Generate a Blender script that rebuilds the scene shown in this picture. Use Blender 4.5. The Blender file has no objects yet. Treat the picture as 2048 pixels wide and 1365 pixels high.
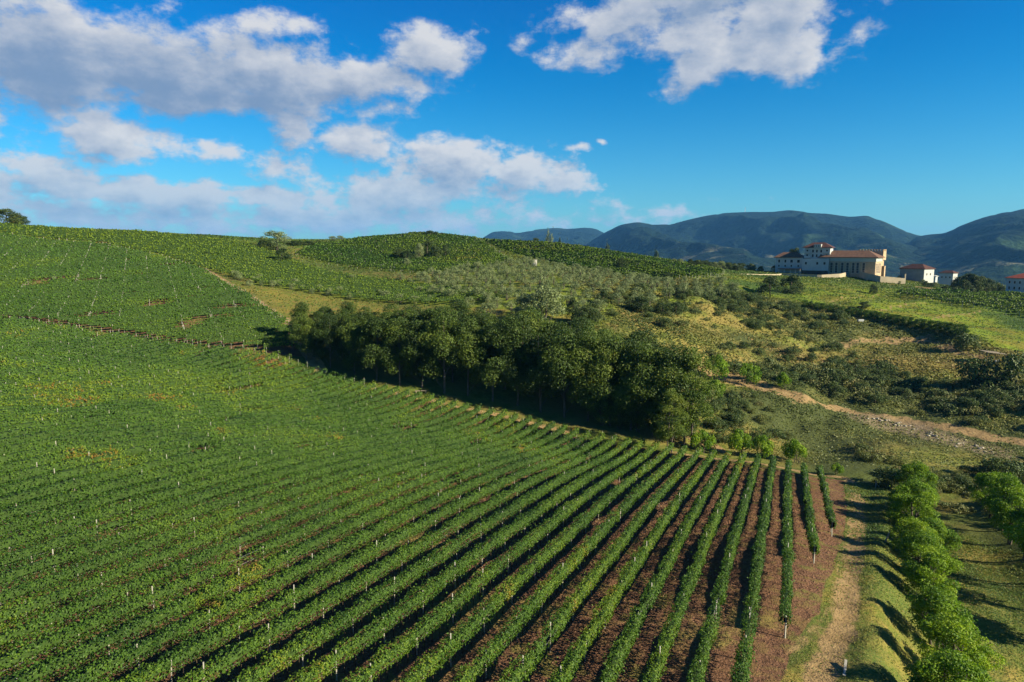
import bpy, math, random
import numpy as np
from math import radians as R_

# ------------------------------------------------------------------ camera, light, sky
scene = bpy.context.scene
COL = scene.collection
CAMZ = 60.0
PITCH = R_(7.6)
FPX = 1365.0                       # focal length in photo pixels (24 mm on 36 mm)
cam_d = bpy.data.cameras.new("camera"); cam_d.lens = 24.0; cam_d.sensor_width = 36.0
cam_d.clip_start = 0.5; cam_d.clip_end = 60000
cam = bpy.data.objects.new("camera", cam_d); COL.objects.link(cam)
cam.location = (0, 0, CAMZ); cam.rotation_euler = (math.pi/2 - PITCH, 0, 0)
scene.camera = cam

SUN_AZ, SUN_EL = 114.0, 25.0
sun_d = bpy.data.lights.new("sun", 'SUN'); sun_d.energy = 5.0; sun_d.angle = R_(0.55); sun_d.color = (1.0, 0.87, 0.62)
sun = bpy.data.objects.new("sun", sun_d); COL.objects.link(sun)
sun.rotation_euler = (math.pi/2 - R_(SUN_EL), 0, math.pi - R_(SUN_AZ))
sun.location = (200, -100, 200)

vs = scene.view_settings
vs.view_transform = 'Standard'; vs.look = 'None'; vs.exposure = 1.36; vs.gamma = 1.0; vs.use_curve_mapping = False
scene.cycles.max_bounces = 6; scene.cycles.diffuse_bounces = 3; scene.cycles.glossy_bounces = 2
scene.cycles.transmission_bounces = 4; scene.cycles.transparent_max_bounces = 4; scene.cycles.volume_bounces = 1
scene.cycles.caustics_reflective = False; scene.cycles.caustics_refractive = False
scene.cycles.use_denoising = True

def pix_dir(px, py):
    """unit direction in the world for a pixel of the photograph"""
    a = (px-1024.0)/FPX; b = -(py-682.5)/FPX
    d = np.array([a, math.cos(PITCH)+b*math.sin(PITCH), b*math.cos(PITCH)-math.sin(PITCH)])
    return d/np.linalg.norm(d)

class NT:
    def __init__(self, nt): self.nt = nt; nt.nodes.clear()
    def n(self, t, **kw):
        x = self.nt.nodes.new(t)
        for k, v in kw.items():
            if k.startswith('i_'): x.inputs[k[2:].replace('_', ' ')].default_value = v
            else: setattr(x, k, v)
        return x
    def l(self, a, b): self.nt.links.new(a, b)
    def math(self, op, a, b=None, c=None, clamp=False):
        x = self.nt.nodes.new('ShaderNodeMath'); x.operation = op; x.use_clamp = clamp
        for i, v in enumerate((a, b, c)):
            if v is None: continue
            if hasattr(v, 'is_output'): self.l(v, x.inputs[i])
            else: x.inputs[i].default_value = v
        return x.outputs[0]
    def vmath(self, op, a, b=None):
        x = self.nt.nodes.new('ShaderNodeVectorMath'); x.operation = op
        for i, v in enumerate((a, b)):
            if v is None: continue
            if hasattr(v, 'is_output'): self.l(v, x.inputs[i])
            else: x.inputs[i].default_value = v
        return x
    def mix(self, f, a, b, mode='MIX'):
        x = self.nt.nodes.new('ShaderNodeMix'); x.data_type = 'RGBA'; x.blend_type = mode; x.clamp_factor = True
        for i, v in ((0, f), (6, a), (7, b)):
            if hasattr(v, 'is_output'): self.l(v, x.inputs[i])
            else:
                x.inputs[i].default_value = v if i == 0 else (v[0], v[1], v[2], 1)
        return x.outputs[2]
    def ramp(self, v, lo, hi):
        x = self.nt.nodes.new('ShaderNodeMapRange'); x.interpolation_type = 'SMOOTHSTEP'
        x.inputs[1].default_value = lo; x.inputs[2].default_value = hi
        self.l(v, x.inputs[0]); return x.outputs[0]
    def noise(self, vec, scale, detail=4, rough=.55, dist=0.0):
        x = self.n('ShaderNodeTexNoise'); x.inputs['Scale'].default_value = scale
        x.inputs['Detail'].default_value = detail; x.inputs['Roughness'].default_value = rough
        x.inputs['Distortion'].default_value = dist
        if vec is not None: self.l(vec, x.inputs['Vector'])
        return x.outputs[0]

# clouds: (centre x, centre y, half width, half height, weight) surveyed on the photograph, turned into sky directions
CLOUDS = [
 (60,110,260,88,1.3),(300,125,240,78,1.3),(520,155,220,56,1.2),(700,150,170,44,1.1),(865,105,85,50,1.15),(800,150,70,40,0.9),(420,195,300,34,1),(-150,110,250,110,1.2),
 (545,55,75,28,0.45),(830,165,90,35,0.7),(575,240,50,45.36,0.915),(215,270,85,48.6,1.098),(325,280,35,30.24,0.61),(440,302,45,23.76,0.671),(760,215,70,22,0.45),
 (560,330,70,34.56,0.854),(730,290,75,45.36,1.22),(900,330,150,54,1.22),(1040,350,110,48.6,1.159),(920,292,60,17.28,0.854),(1130,370,60,30.24,0.915),(830,385,260,43.2,0.976),
 (90,372,110,43.2,1.098),(250,380,110,36.72,1.159),(390,392,110,32.4,1.098),(560,395,120,28.08,1.037),(640,392,40,23.76,0.976),(590,428,80,15.12,0.976),(-60,380,120,54,1.098),
 (1230,40,130,48,1),(1180,95,85,36,0.95),(1400,60,120,75,1.1),(1380,150,70,38,0.9),(1520,80,130,65,1),(1620,90,60,50,0.95),(1560,20,120,50,0.9),(1725,80,34,26,0.8),(1690,100,36,24,0.7),(1450,-40,260,80,1.1),
 (1200,285,26,10,0.65),(1145,295,22,8.64,0.488),(1048,92,24,16,0.4),(1090,283,16,12.96,0.366),(1330,420,110,12,0.35),
 (1220,440,300,20,0.35),(700,432,520,36.72,0.7564),(200,430,380,38.88,0.7564),(1480,0,60,50,0.7),
]
world = bpy.data.worlds.new("World"); scene.world = world; world.use_nodes = True
W = NT(world.node_tree)
def build_world():
    sky = W.n('ShaderNodeTexSky'); sky.sky_type = 'NISHITA'; sky.sun_disc = False
    sky.sun_elevation = R_(SUN_EL); sky.sun_rotation = R_(SUN_AZ)
    sky.altitude = 100; sky.air_density = 1.0; sky.dust_density = 0.5; sky.ozone_density = 3.0
    hsv = W.n('ShaderNodeHueSaturation'); hsv.inputs['Saturation'].default_value = 1.15; hsv.inputs['Value'].default_value = 1.0
    hsv.inputs['Hue'].default_value = 0.5
    W.l(sky.outputs[0], hsv.inputs['Color'])
    tc = W.n('ShaderNodeTexCoord'); sep = W.n('ShaderNodeSeparateXYZ'); W.l(tc.outputs['Generated'], sep.inputs[0])
    az = W.math('ARCTAN2', sep.outputs[0], sep.outputs[1]); el = W.math('ARCSINE', sep.outputs[2])
    comb = W.n('ShaderNodeCombineXYZ'); W.l(az, comb.inputs[0]); W.l(el, comb.inputs[1])
    p0 = comb.outputs[0]
    # sky colour over elevation, from the horizon up
    def fbm(vec, sc, det, r=.6, st=(1,1.9,1)):
        m = W.vmath('MULTIPLY', vec, st).outputs[0]
        return W.noise(m, sc, det, r)
    azm = W.ramp(W.math('ABSOLUTE', az), .70, .95)
    def density(q, det):
        wn = W.n('ShaderNodeTexNoise'); wn.inputs['Scale'].default_value = 11; wn.inputs['Detail'].default_value = 3
        W.l(q, wn.inputs['Vector'])
        wv = W.vmath('SUBTRACT', wn.outputs['Color'], (.5, .5, .5)).outputs[0]
        wv = W.vmath('MULTIPLY', wv, (.075, .040, 0)).outputs[0]
        p = W.vmath('ADD', q, wv).outputs[0]; acc = None
        for cx, cy, rx, ry, w in CLOUDS:
            d = pix_dir(cx, cy); a0 = math.atan2(d[0], d[1]); e0 = math.asin(d[2])
            s = W.vmath('SUBTRACT', p, (a0, e0, 0)).outputs[0]
            s = W.vmath('MULTIPLY', s, (FPX/rx/1.2, FPX/ry/1.2, 0)).outputs[0]
            ln = W.vmath('LENGTH', s).outputs['Value']
            f = W.math('MULTIPLY_ADD', ln, -w*1.15, w*1.12)
            if acc is None: acc = f
            else:
                x = W.nt.nodes.new('ShaderNodeMath'); x.operation = 'SMOOTH_MAX'; W.l(acc, x.inputs[0]); W.l(f, x.inputs[1]); x.inputs[2].default_value = .12
                acc = x.outputs[0]
        acc = W.math('MAXIMUM', acc, -0.7)
        far = W.math('MULTIPLY', W.math('MULTIPLY', W.math('SUBTRACT', fbm(q, 2.2, 3), .56), 3.0), azm)
        acc = W.math('MAXIMUM', acc, W.math('ADD', far, W.math('MULTIPLY_ADD', azm, .7, -.7)))
        n = fbm(q, 15, det, .64, (1, 1.5, 1)); big = fbm(q, 5.0, 3, .5, (1, 2.6, 1))
        nf = fbm(q, 40, 4, .6, (1, 1.6, 1))
        D = W.math('ADD', acc, W.math('MULTIPLY', W.math('SUBTRACT', n, .5), 2.5))
        D = W.math('ADD', D, W.math('MULTIPLY', W.math('SUBTRACT', nf, .5), W.math('MULTIPLY_ADD', W.ramp(el, .24, .08), 1.0, .25)))
        return W.math('ADD', D, W.math('MULTIPLY', W.math('SUBTRACT', big, .5), .9)), big
    D, big = density(p0, 9)
    D2, _ = density(W.vmath('ADD', p0, (.016, .024, 0)).outputs[0], 6)
    alpha = W.math('MULTIPLY', W.ramp(D, .02, .70), .96)
    light = W.math('MULTIPLY_ADD', W.math('SUBTRACT', D, D2), .60, .60)
    light = W.math('SUBTRACT', light, W.math('MULTIPLY', W.ramp(D, .55, 1.7), .62))
    bs_ = pix_dir(330, 165); bv = W.vmath('SUBTRACT', p0, (math.atan2(bs_[0], bs_[1]), math.asin(bs_[2]), 0)).outputs[0]
    bv = W.vmath('LENGTH', W.vmath('MULTIPLY', bv, (FPX/620, FPX/120, 0)).outputs[0]).outputs['Value']
    light = W.math('SUBTRACT', light, W.math('MULTIPLY', W.ramp(bv, 1.0, .3), .26))
    light = W.math('ADD', light, W.math('MULTIPLY', W.math('SUBTRACT', fbm(p0, 9, 6, .6, (1, 3.4, 1)), .5), .7))
    light = W.math('ADD', light, W.math('MULTIPLY', W.math('SUBTRACT', big, .5), .55))
    light = W.math('ADD', light, W.math('MULTIPLY', W.ramp(el, .20, .05), .10))
    x = W.nt.nodes.new('ShaderNodeMath'); x.operation = 'SMOOTH_MAX'; W.l(light, x.inputs[0]); x.inputs[1].default_value = .02; x.inputs[2].default_value = .35; light = W.math('MINIMUM', x.outputs[0], 1.0)
    ccol = W.mix(light, (.078, .118, .185), (.285, .287, .292))
    lowhaze = W.ramp(el, .16, .0)
    ccol = W.mix(W.math('MULTIPLY', lowhaze, .52), ccol, (.100, .185, .262))
    bg1 = W.n('ShaderNodeBackground'); bg1.inputs[1].default_value = SKY_S
    grad = W.ramp(el, .0, .42)
    skyc = W.mix(grad, (1, .41, .50), (1, .27, .50))
    skyc = W.mix(1.0, skyc, W.mix(W.ramp(el, -.02, .27), (.20, 1, 1), (0.0, 1, 1)), 'MULTIPLY')
    skyc = W.mix(W.ramp(el, .30, 1.3), skyc, W.mix(1.0, skyc, (.5, .5, .55), 'MULTIPLY'))
    skym = W.mix(1.0, hsv.outputs[0], skyc, 'MULTIPLY')
    W.l(skym, bg1.inputs[0])
    bg2 = W.n('ShaderNodeBackground'); bg2.inputs[1].default_value = 1.0; W.l(ccol, bg2.inputs[0])
    mx = W.n('ShaderNodeMixShader'); W.l(alpha, mx.inputs[0]); W.l(bg1.outputs[0], mx.inputs[1]); W.l(bg2.outputs[0], mx.inputs[2])
    out = W.n('ShaderNodeOutputWorld'); W.l(mx.outputs[0], out.inputs[0])
SKY_S = 0.11
build_world()
world.cycles.sampling_method = 'MANUAL'; world.cycles.sample_map_resolution = 512

# ------------------------------------------------------------------ numeric helpers
rng = np.random.default_rng(7)
random.seed(7)

def _hash(ix, iy, seed):
    h = (ix.astype(np.int64)*374761393 + iy.astype(np.int64)*668265263 + seed*1442695041) & 0xFFFFFFFF
    h = ((h ^ (h >> 13))*1274126177) & 0xFFFFFFFF
    h = h ^ (h >> 16)
    return (h & 0xFFFFFF)/float(0xFFFFFF)
def vnoise(x, y, seed=0):
    ix = np.floor(x); iy = np.floor(y); fx = x-ix; fy = y-iy
    fx = fx*fx*(3-2*fx); fy = fy*fy*(3-2*fy)
    a = _hash(ix, iy, seed); b = _hash(ix+1, iy, seed); c = _hash(ix, iy+1, seed); d = _hash(ix+1, iy+1, seed)
    return (a*(1-fx)+b*fx)*(1-fy)+(c*(1-fx)+d*fx)*fy
def fbm(x, y, sc, seed=0, octs=4, rough=.5):
    x = np.asarray(x, float)*sc; y = np.asarray(y, float)*sc; s = 0; a = 1; t = 0
    for o in range(octs):
        s = s + a*vnoise(x*(2**o)+17.3*o, y*(2**o)-9.1*o, seed+o); t += a; a *= rough
    return s/t
def sstep(x, a, b):
    t = np.clip((x-a)/(b-a), 0, 1); return t*t*(3-2*t)

# ------------------------------------------------------------------ terrain heights (relative to the camera)
def ctl(px, py, Z):
    a = (px-1024.0)/FPX; b = -(py-682.5)/FPX
    return (a*Z, Z*(math.cos(PITCH)+b*math.sin(PITCH)), Z*(b*math.cos(PITCH)-math.sin(PITCH)))
CT = [(8,38,-27.3),(0,42,-27.2),(-12,36,-25.4),(-28,35,-24.0),(-30,45,-24.4),(-19,50,-25.8),(0,55,-27.9),(15,61,-29.9),
      (20,47,-28.8),(22,78,-31.9),(32,80,-33.0),(28,60,-30.0),(36,74,-33.3),(45,121,-38.6),(30,120,-37.2),(15,127,-35.6),(4,132,-34.1),(-8.7,134.7,-32.2),
      (55,119,-39.6),(-25,138,-29.5),(0,90,-30.8),(-30,75,-25.5),(-55,75,-21.8),(0,15,-26),(-30,10,-23),(30,15,-27.5),
      (47,100,-36.6),(24,42,-28.6),(32,55,-31.0),(42,70,-33.5)]
CT += [ctl(*c) for c in [
 (600,735,150),(300,690,158),(0,650,170),(-300,640,180),(575,712,153),(590,650,175),(500,590,215),(410,540,265),
 (0,600,205),(0,550,240),(0,500,290),(0,450,350),(300,550,245),(200,610,200),(300,467,345),(520,491,335),(-300,430,350),
 (600,600,225),(565,520,300),(800,600,232),(800,560,270),(700,530,310),(850,469,390),(850,515,335),(640,489,370),(1000,484,385),
 (1100,488,390),(1240,508,390),(1400,533,395),(1500,547,405),(1600,549,415),(1700,549,420),(1780,560,415),
 (1065,532,300),(1000,600,215),(1000,560,255),(1250,560,270),(1350,580,250),(1100,640,190),(1200,640,195),(1300,650,200),(1560,592,290),(900,640,195),
 (1450,570,300),(1500,650,225),(1700,670,235),(1700,610,275),(1900,665,235),(1840,600,300),(2048,640,260),(2048,590,340),(2300,600,340),
 (1985,727,195),(1440,750,180),(1400,890,136),(1500,860,148),(1600,790,172),(1800,840,160),(2000,905,142),(1700,720,208),(2048,800,165),(1900,760,188),(2200,760,180),
 (1830,560,450),(1900,560,500),(2030,590,370),(1750,905,134),(1700,945,121),(1850,985,112),(1960,1110,82),(2048,1000,105),(2040,1240,62),(2200,1100,80),(2200,1365,55),
 (800,700,165),(1000,720,160),(1200,760,155),(1330,800,148),
]]
CT += [(-150,0,-19),(150,0,-42),(0,-80,-26),(-150,-120,-20),(150,-120,-40),(-250,150,-10),(-300,420,6),(-150,480,2),(0,480,-4),(120,480,-10),(220,520,-24),(330,480,-30),(380,250,-36),(300,120,-44)]
# the bank beyond the grass track (drops to the tree line)
C_ = np.array(CT); nC = len(C_)
def _k(d2): return 0.5*d2*np.log(d2+1e-9)
_s = 100.0
_X = C_[:, :2]/_s
_K = _k(((_X[:, None]-_X[None])**2).sum(-1)) + np.eye(nC)*2e-4
_A = np.zeros((nC+3, nC+3)); _A[:nC, :nC] = _K; _A[:nC, nC] = 1; _A[:nC, nC+1:] = _X; _A[nC, :nC] = 1; _A[nC+1:, :nC] = _X.T
_w = np.linalg.solve(_A, np.r_[C_[:, 2], 0, 0, 0])
PLAIN = -105.0
AZR = R_(22.35); U = np.array([math.sin(AZR), math.cos(AZR)]); Vv = np.array([math.cos(AZR), -math.sin(AZR)])
def H(x, y):
    """ground height above the datum (camera is at CAMZ)"""
    x = np.atleast_1d(np.asarray(x, float)); y = np.atleast_1d(np.asarray(y, float)); shp = x.shape
    x = x.ravel(); y = y.ravel()
    out = np.empty(len(x)); r = np.hypot(x, y)
    for i in range(0, len(x), 60000):
        sl = slice(i, i+60000)
        xs = x[sl]/_s; ys = y[sl]/_s
        d2 = (xs[:, None]-_X[None, :, 0])**2 + (ys[:, None]-_X[None, :, 1])**2
        out[sl] = _k(d2) @ _w[:nC] + _w[nC] + _w[nC+1]*xs + _w[nC+2]*ys
    out = np.clip(out, -60, 40)
    # bank and hummocks along the grass track
    line = x - (0.5+0.575*y)                       # distance to the right of the bank line
    on = sstep(y, 20, 36)*(1-sstep(y, 100, 112))
    bump = 0.6*np.exp(-((line+1.2+1.6*(fbm(x*0+3, y, .12, 8, 2)-.5))/1.7)**2)*(0.35+1.2*fbm(x*.3, y, .33, 9, 3))
    out += on*(bump - 1.5*sstep(line, -0.5, 4.5)*(1-sstep(line, 12, 22)))
    # rougher ground on the scrub slopes of the valley
    val = sstep(x, 25, 60)*sstep(y, 122, 140)*(1-sstep(y, 300, 380))
    out += val*((fbm(x, y, .06, 5, 4)-.5)*5.0)
    rid = (fbm(x, y, .3, 11, 3)-.5)*.35
    out += rid*sstep(r, 90, 160)
    b = sstep(r, 480, 1100)
    out = out*(1-b) + PLAIN*b + b*(1-sstep(r, 6000, 9000))*(fbm(x, y, .0016, 3, 3)-.5)*30
    return (out + CAMZ).reshape(shp)
def h1(x, y): return float(H(x, y)[0])
_ts = np.r_[np.arange(18, 140, .5), np.geomspace(140, 1200, 500)]
def G(px, py, dz=0.0):
    """point of the ground seen at a pixel of the photograph"""
    d = pix_dir(px, py); P = d[None]*_ts[:, None]
    dif = P[:, 2]+CAMZ - H(P[:, 0], P[:, 1]) - dz
    k = np.where(dif < 0)[0]
    if len(k) == 0 or k[0] == 0: t = _ts[-1]
    else:
        i = k[0]; t = _ts[i-1] + (_ts[i]-_ts[i-1])*dif[i-1]/(dif[i-1]-dif[i])
    p = d*t
    return np.array([p[0], p[1], h1(p[0], p[1])])
def at_dist(px, Y):
    """ground point at forward distance Y in the bearing of a photo column"""
    x = (px-1024.0)/FPX*Y
    return np.array([x, Y, h1(x, Y)])

def poly_world(pix, extra=None):
    out = []
    for q in pix:
        if len(q) == 3: out.append((q[0], q[1]))           # ('world' triple)
        else:
            g = G(*q); out.append((g[0], g[1]))
    return np.array(out)
def sdist(poly, x, y):
    """signed distance, positive inside"""
    x = np.asarray(x, float); y = np.asarray(y, float)
    inside = np.zeros(x.shape, bool); dmin = np.full(x.shape, 1e18)
    n = len(poly)
    for i in range(n):
        x1, y1 = poly[i]; x2, y2 = poly[(i+1) % n]
        c = ((y1 > y) != (y2 > y)) & (x < (x2-x1)*(y-y1)/((y2-y1) if y2 != y1 else 1e-9)+x1)
        inside ^= c
        ex, ey = x2-x1, y2-y1; L = ex*ex+ey*ey+1e-12
        t = np.clip(((x-x1)*ex+(y-y1)*ey)/L, 0, 1)
        dmin = np.minimum(dmin, (x-x1-t*ex)**2+(y-y1-t*ey)**2)
    d = np.sqrt(dmin); return np.where(inside, d, -d)
def pdist(line, x, y):
    """distance to a polyline"""
    x = np.asarray(x, float); y = np.asarray(y, float); dmin = np.full(x.shape, 1e18)
    for i in range(len(line)-1):
        x1, y1 = line[i][:2]; x2, y2 = line[i+1][:2]; ex, ey = x2-x1, y2-y1; L = ex*ex+ey*ey+1e-12
        t = np.clip(((x-x1)*ex+(y-y1)*ey)/L, 0, 1)
        dmin = np.minimum(dmin, (x-x1-t*ex)**2+(y-y1-t*ey)**2)
    return np.sqrt(dmin)

# ------------------------------------------------------------------ mesh helpers
def make_mesh(name, V, F, mats, fmat=None, smooth=False, attrs=None):
    V = np.asarray(V, np.float32); F = np.asarray(F, np.int32); k = F.shape[1]
    me = bpy.data.meshes.new(name)
    me.vertices.add(len(V)); me.vertices.foreach_set('co', V.ravel())
    me.loops.add(F.size); me.loops.foreach_set('vertex_index', F.ravel())
    me.polygons.add(len(F)); me.polygons.foreach_set('loop_start', np.arange(0, F.size, k, dtype=np.int32))
    for m in (mats if isinstance(mats, (list, tuple)) else [mats]): me.materials.append(m)
    if fmat is not None: me.polygons.foreach_set('material_index', np.asarray(fmat, np.int32))
    me.polygons.foreach_set('use_smooth', np.full(len(F), bool(smooth)))
    for an, (dom, arr) in (attrs or {}).items():
        arr = np.asarray(arr, np.float32)
        a = me.attributes.new(an, 'FLOAT' if arr.ndim == 1 else 'FLOAT_COLOR', dom)
        a.data.foreach_set('value' if arr.ndim == 1 else 'color', arr.ravel())
    me.update(calc_edges=True)
    return me
def link(name, me, parent=None, loc=None, rotz=None, scale=None, **props):
    o = bpy.data.objects.new(name, me); COL.objects.link(o)
    if loc is not None: o.location = [float(c) for c in loc]
    if rotz is not None: o.rotation_euler = (0, 0, rotz)
    if scale is not None: o.scale = scale if hasattr(scale, '__len__') else (scale,)*3
    if parent is not None: o.parent = parent
    for k, v in props.items(): o[k] = v
    return o
def thing(name, label, cat, loc=(0, 0, 0), rotz=0, group=None, scale=None):
    o = link(name, None, None, loc, rotz, scale); o['label'] = label; o['category'] = cat
    if group: o['group'] = group
    return o
class MB:
    """collects quads (triangles are degenerate-free quads split off)"""
    def __init__(s): s.V = []; s.F = []; s.M = []; s.n = 0
    def add(s, V, F, m=0):
        V = np.asarray(V, float); F = np.asarray(F, int)
        if F.shape[1] == 3: F = np.c_[F, F[:, 2]]
        s.V.append(V); s.F.append(F+s.n); s.M.append(np.full(len(F), m)); s.n += len(V)
    def box(s, x0, x1, y0, y1, z0, z1, m=0, rot=0.0, o=(0, 0, 0)):
        V = np.array([(x, y, z) for z in (z0, z1) for y in (y0, y1) for x in (x0, x1)], float)
        if rot:
            c, n = math.cos(rot), math.sin(rot); V[:, :2] = V[:, :2] @ np.array([[c, n], [-n, c]])
        V += np.array(o)
        s.add(V, [(0, 2, 3, 1), (4, 5, 7, 6), (0, 1, 5, 4), (2, 6, 7, 3), (0, 4, 6, 2), (1, 3, 7, 5)], m)
    def tube(s, pts, rad, k=6, m=0):
        pts = np.asarray(pts, float); rad = np.broadcast_to(rad, len(pts)); V = []
        for i, p in enumerate(pts):
            d = pts[min(i+1, len(pts)-1)]-pts[max(i-1, 0)]; d = d/(np.linalg.norm(d)+1e-9)
            a = np.cross(d, (0, 0, 1) if abs(d[2]) < .9 else (1, 0, 0)); a /= np.linalg.norm(a); b = np.cross(d, a)
            for j in range(k):
                t = 2*math.pi*j/k; V.append(p+rad[i]*(a*math.cos(t)+b*math.sin(t)))
        F = []
        for i in range(len(pts)-1):
            for j in range(k):
                F.append((i*k+j, i*k+(j+1) % k, (i+1)*k+(j+1) % k, (i+1)*k+j))
        s.add(V, F, m)
    def hip(s, x0, x1, y0, y1, z0, h, ridge, m=0, th=.25):
        """hipped roof over a rectangle, ridge along x, 'ridge' = inset of the ridge ends"""
        ym = (y0+y1)/2
        V = [(x0, y0, z0), (x1, y0, z0), (x1, y1, z0), (x0, y1, z0), (x0+ridge, ym, z0+h), (x1-ridge, ym, z0+h),
             (x0, y0, z0-th), (x1, y0, z0-th), (x1, y1, z0-th), (x0, y1, z0-th)]
        s.add(V, [(0, 1, 5, 4), (1, 2, 5, 5), (2, 3, 4, 5), (3, 0, 4, 4), (6, 7, 1, 0), (7, 8, 2, 1), (8, 9, 3, 2), (9, 6, 0, 3), (6, 9, 8, 7)], m)
    def mesh(s, name, mats, smooth=False, attrs=None):
        V = np.concatenate(s.V); F = np.concatenate(s.F); M = np.concatenate(s.M)
        tri = F[:, 2] == F[:, 3]
        if not tri.any(): return make_mesh(name, V, F, mats, M, smooth)
        me = bpy.data.meshes.new(name)
        faces = [tuple(f[:3]) if t else tuple(f) for f, t in zip(F.tolist(), tri)]
        me.from_pydata(V.tolist(), [], faces)
        for mt in (mats if isinstance(mats, (list, tuple)) else [mats]): me.materials.append(mt)
        me.polygons.foreach_set('material_index', M.astype(np.int32))
        me.polygons.foreach_set('use_smooth', np.full(len(faces), bool(smooth)))
        me.update(); return me
    def build(s, name, mats, parent=None, smooth=False, **kw):
        return link(name, s.mesh(name, mats, smooth), parent, **kw)

def leaf_quads(C, N, S, g, asp=.72, fold=.16):
    """folded leaf-shaped quads: centres, normals, sizes"""
    n = len(C); N = N/(np.linalg.norm(N, axis=1, keepdims=True)+1e-9)
    r = g.normal(size=(n, 3)); T = np.cross(N, r); T /= (np.linalg.norm(T, axis=1, keepdims=True)+1e-9); B = np.cross(N, T)
    S = np.asarray(S).reshape(-1, 1)*np.ones((n, 1))
    V = np.empty((n, 4, 3))
    V[:, 0] = C-T*S*.5; V[:, 2] = C+T*S*.5
    V[:, 1] = C+B*S*.5*asp-N*S*fold; V[:, 3] = C-B*S*.5*asp-N*S*fold
    return V.reshape(-1, 3), np.arange(n*4).reshape(-1, 4)

# ------------------------------------------------------------------ materials
def new_mat(name):
    m = bpy.data.materials.new(name); m.use_nodes = True; return m, NT(m.node_tree)
def leaf_mat(name, dark, mid, light, aut=(.25, .13, .02), trans=.28, rough=.55, spec=.25, orand=.22):
    """leaf tint attribute: 0 dark leaf, .5 normal, 1 fresh yellow-green, above 1 autumn brown"""
    m, t = new_mat(name)
    a = t.n('ShaderNodeAttribute'); a.attribute_name = 'tint'; v = a.outputs['Fac']
    oi = t.n('ShaderNodeObjectInfo'); v = t.math('ADD', v, t.math('MULTIPLY_ADD', oi.outputs['Random'], orand, -orand/2))
    c = t.mix(t.ramp(v, .0, .5), dark, mid); c = t.mix(t.ramp(v, .5, 1.0), c, light); c = t.mix(t.ramp(v, 1.1, 1.6), c, aut)
    b = t.n('ShaderNodeBsdfPrincipled'); t.l(c, b.inputs['Base Color']); b.inputs['Roughness'].default_value = rough
    b.inputs['Specular IOR Level'].default_value = spec
    tr = t.n('ShaderNodeBsdfTranslucent'); c2 = t.mix(1.0, c, (1.25, 1.3, .55), 'MULTIPLY'); t.l(c2, tr.inputs[0])
    mx = t.n('ShaderNodeMixShader'); mx.inputs[0].default_value = trans
    t.l(b.outputs[0], mx.inputs[1]); t.l(tr.outputs[0], mx.inputs[2])
    o = t.n('ShaderNodeOutputMaterial'); t.l(mx.outputs[0], o.inputs[0]); return m
def solid(name, col, rough=.8, var=.25, scale=3.0, spec=.2, col2=None, bump=0.0, bscale=None):
    m, t = new_mat(name); tc = t.n('ShaderNodeTexCoord')
    n = t.noise(tc.outputs['Object'], scale, 5, .6)
    f = t.ramp(n, .3, .7)
    c2 = col2 or tuple(c*(1-var) for c in col)
    c = t.mix(f, c2, tuple(x*(1+var*.4) for x in col) if col2 is None else col)
    b = t.n('ShaderNodeBsdfPrincipled'); t.l(c, b.inputs['Base Color']); b.inputs['Roughness'].default_value = rough
    b.inputs['Specular IOR Level'].default_value = spec
    if bump:
        bp = t.n('ShaderNodeBump'); bp.inputs['Strength'].default_value = bump; bp.inputs['Distance'].default_value = .05
        t.l(t.noise(tc.outputs['Object'], bscale or scale*3, 4), bp.inputs['Height']); t.l(bp.outputs[0], b.inputs['Normal'])
    o = t.n('ShaderNodeOutputMaterial'); t.l(b.outputs[0], o.inputs[0]); return m

M_VINE = leaf_mat('vine_leaf', (.022, .060, .009), (.058, .124, .012), (.118, .180, .012), (.20, .12, .02), trans=.3)
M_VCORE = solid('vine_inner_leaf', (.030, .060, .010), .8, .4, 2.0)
M_TREE = leaf_mat('broad_leaf', (.026, .050, .010), (.055, .095, .014), (.120, .165, .022), trans=.28, orand=.6)
M_TREE2 = leaf_mat('bright_leaf', (.050, .120, .008), (.135, .235, .010), (.260, .350, .014), trans=.34)
M_OLIVE = leaf_mat('olive_leaf', (.075, .110, .040), (.145, .185, .072), (.200, .235, .095), (.2, .15, .08), trans=.12)
M_SHRUB = leaf_mat('shrub_leaf', (.028, .052, .014), (.058, .095, .020), (.110, .135, .030), (.16, .11, .035), trans=.15)
M_DRY = leaf_mat('dry_weed', (.058, .084, .018), (.108, .130, .028), (.190, .180, .045), (.26, .17, .06), trans=.15)
M_GRASS = leaf_mat('grass_blade', (.040, .085, .015), (.080, .135, .020), (.170, .180, .030), (.30, .20, .06), trans=.25)
M_BARK = solid('bark', (.10, .085, .065), .9, .4, 2.0)
M_POST = solid('post_concrete', (.34, .33, .28), .85, .3, 1.5)
M_WOODPOST = solid('post_wood', (.30, .25, .17), .85, .3, 1.5)
M_WIRE = solid('wire_steel', (.35, .36, .34), .5, .2, 1.0, .5)
M_STEM = solid('vine_stem', (.060, .045, .030), .9, .4, 3.0)
M_CLOD = solid('soil_clod', (.19, .105, .064), .95, .45, .8)
M_ROCK = solid('pale_rock', (.30, .27, .21), .9, .3, 1.2)

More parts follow.
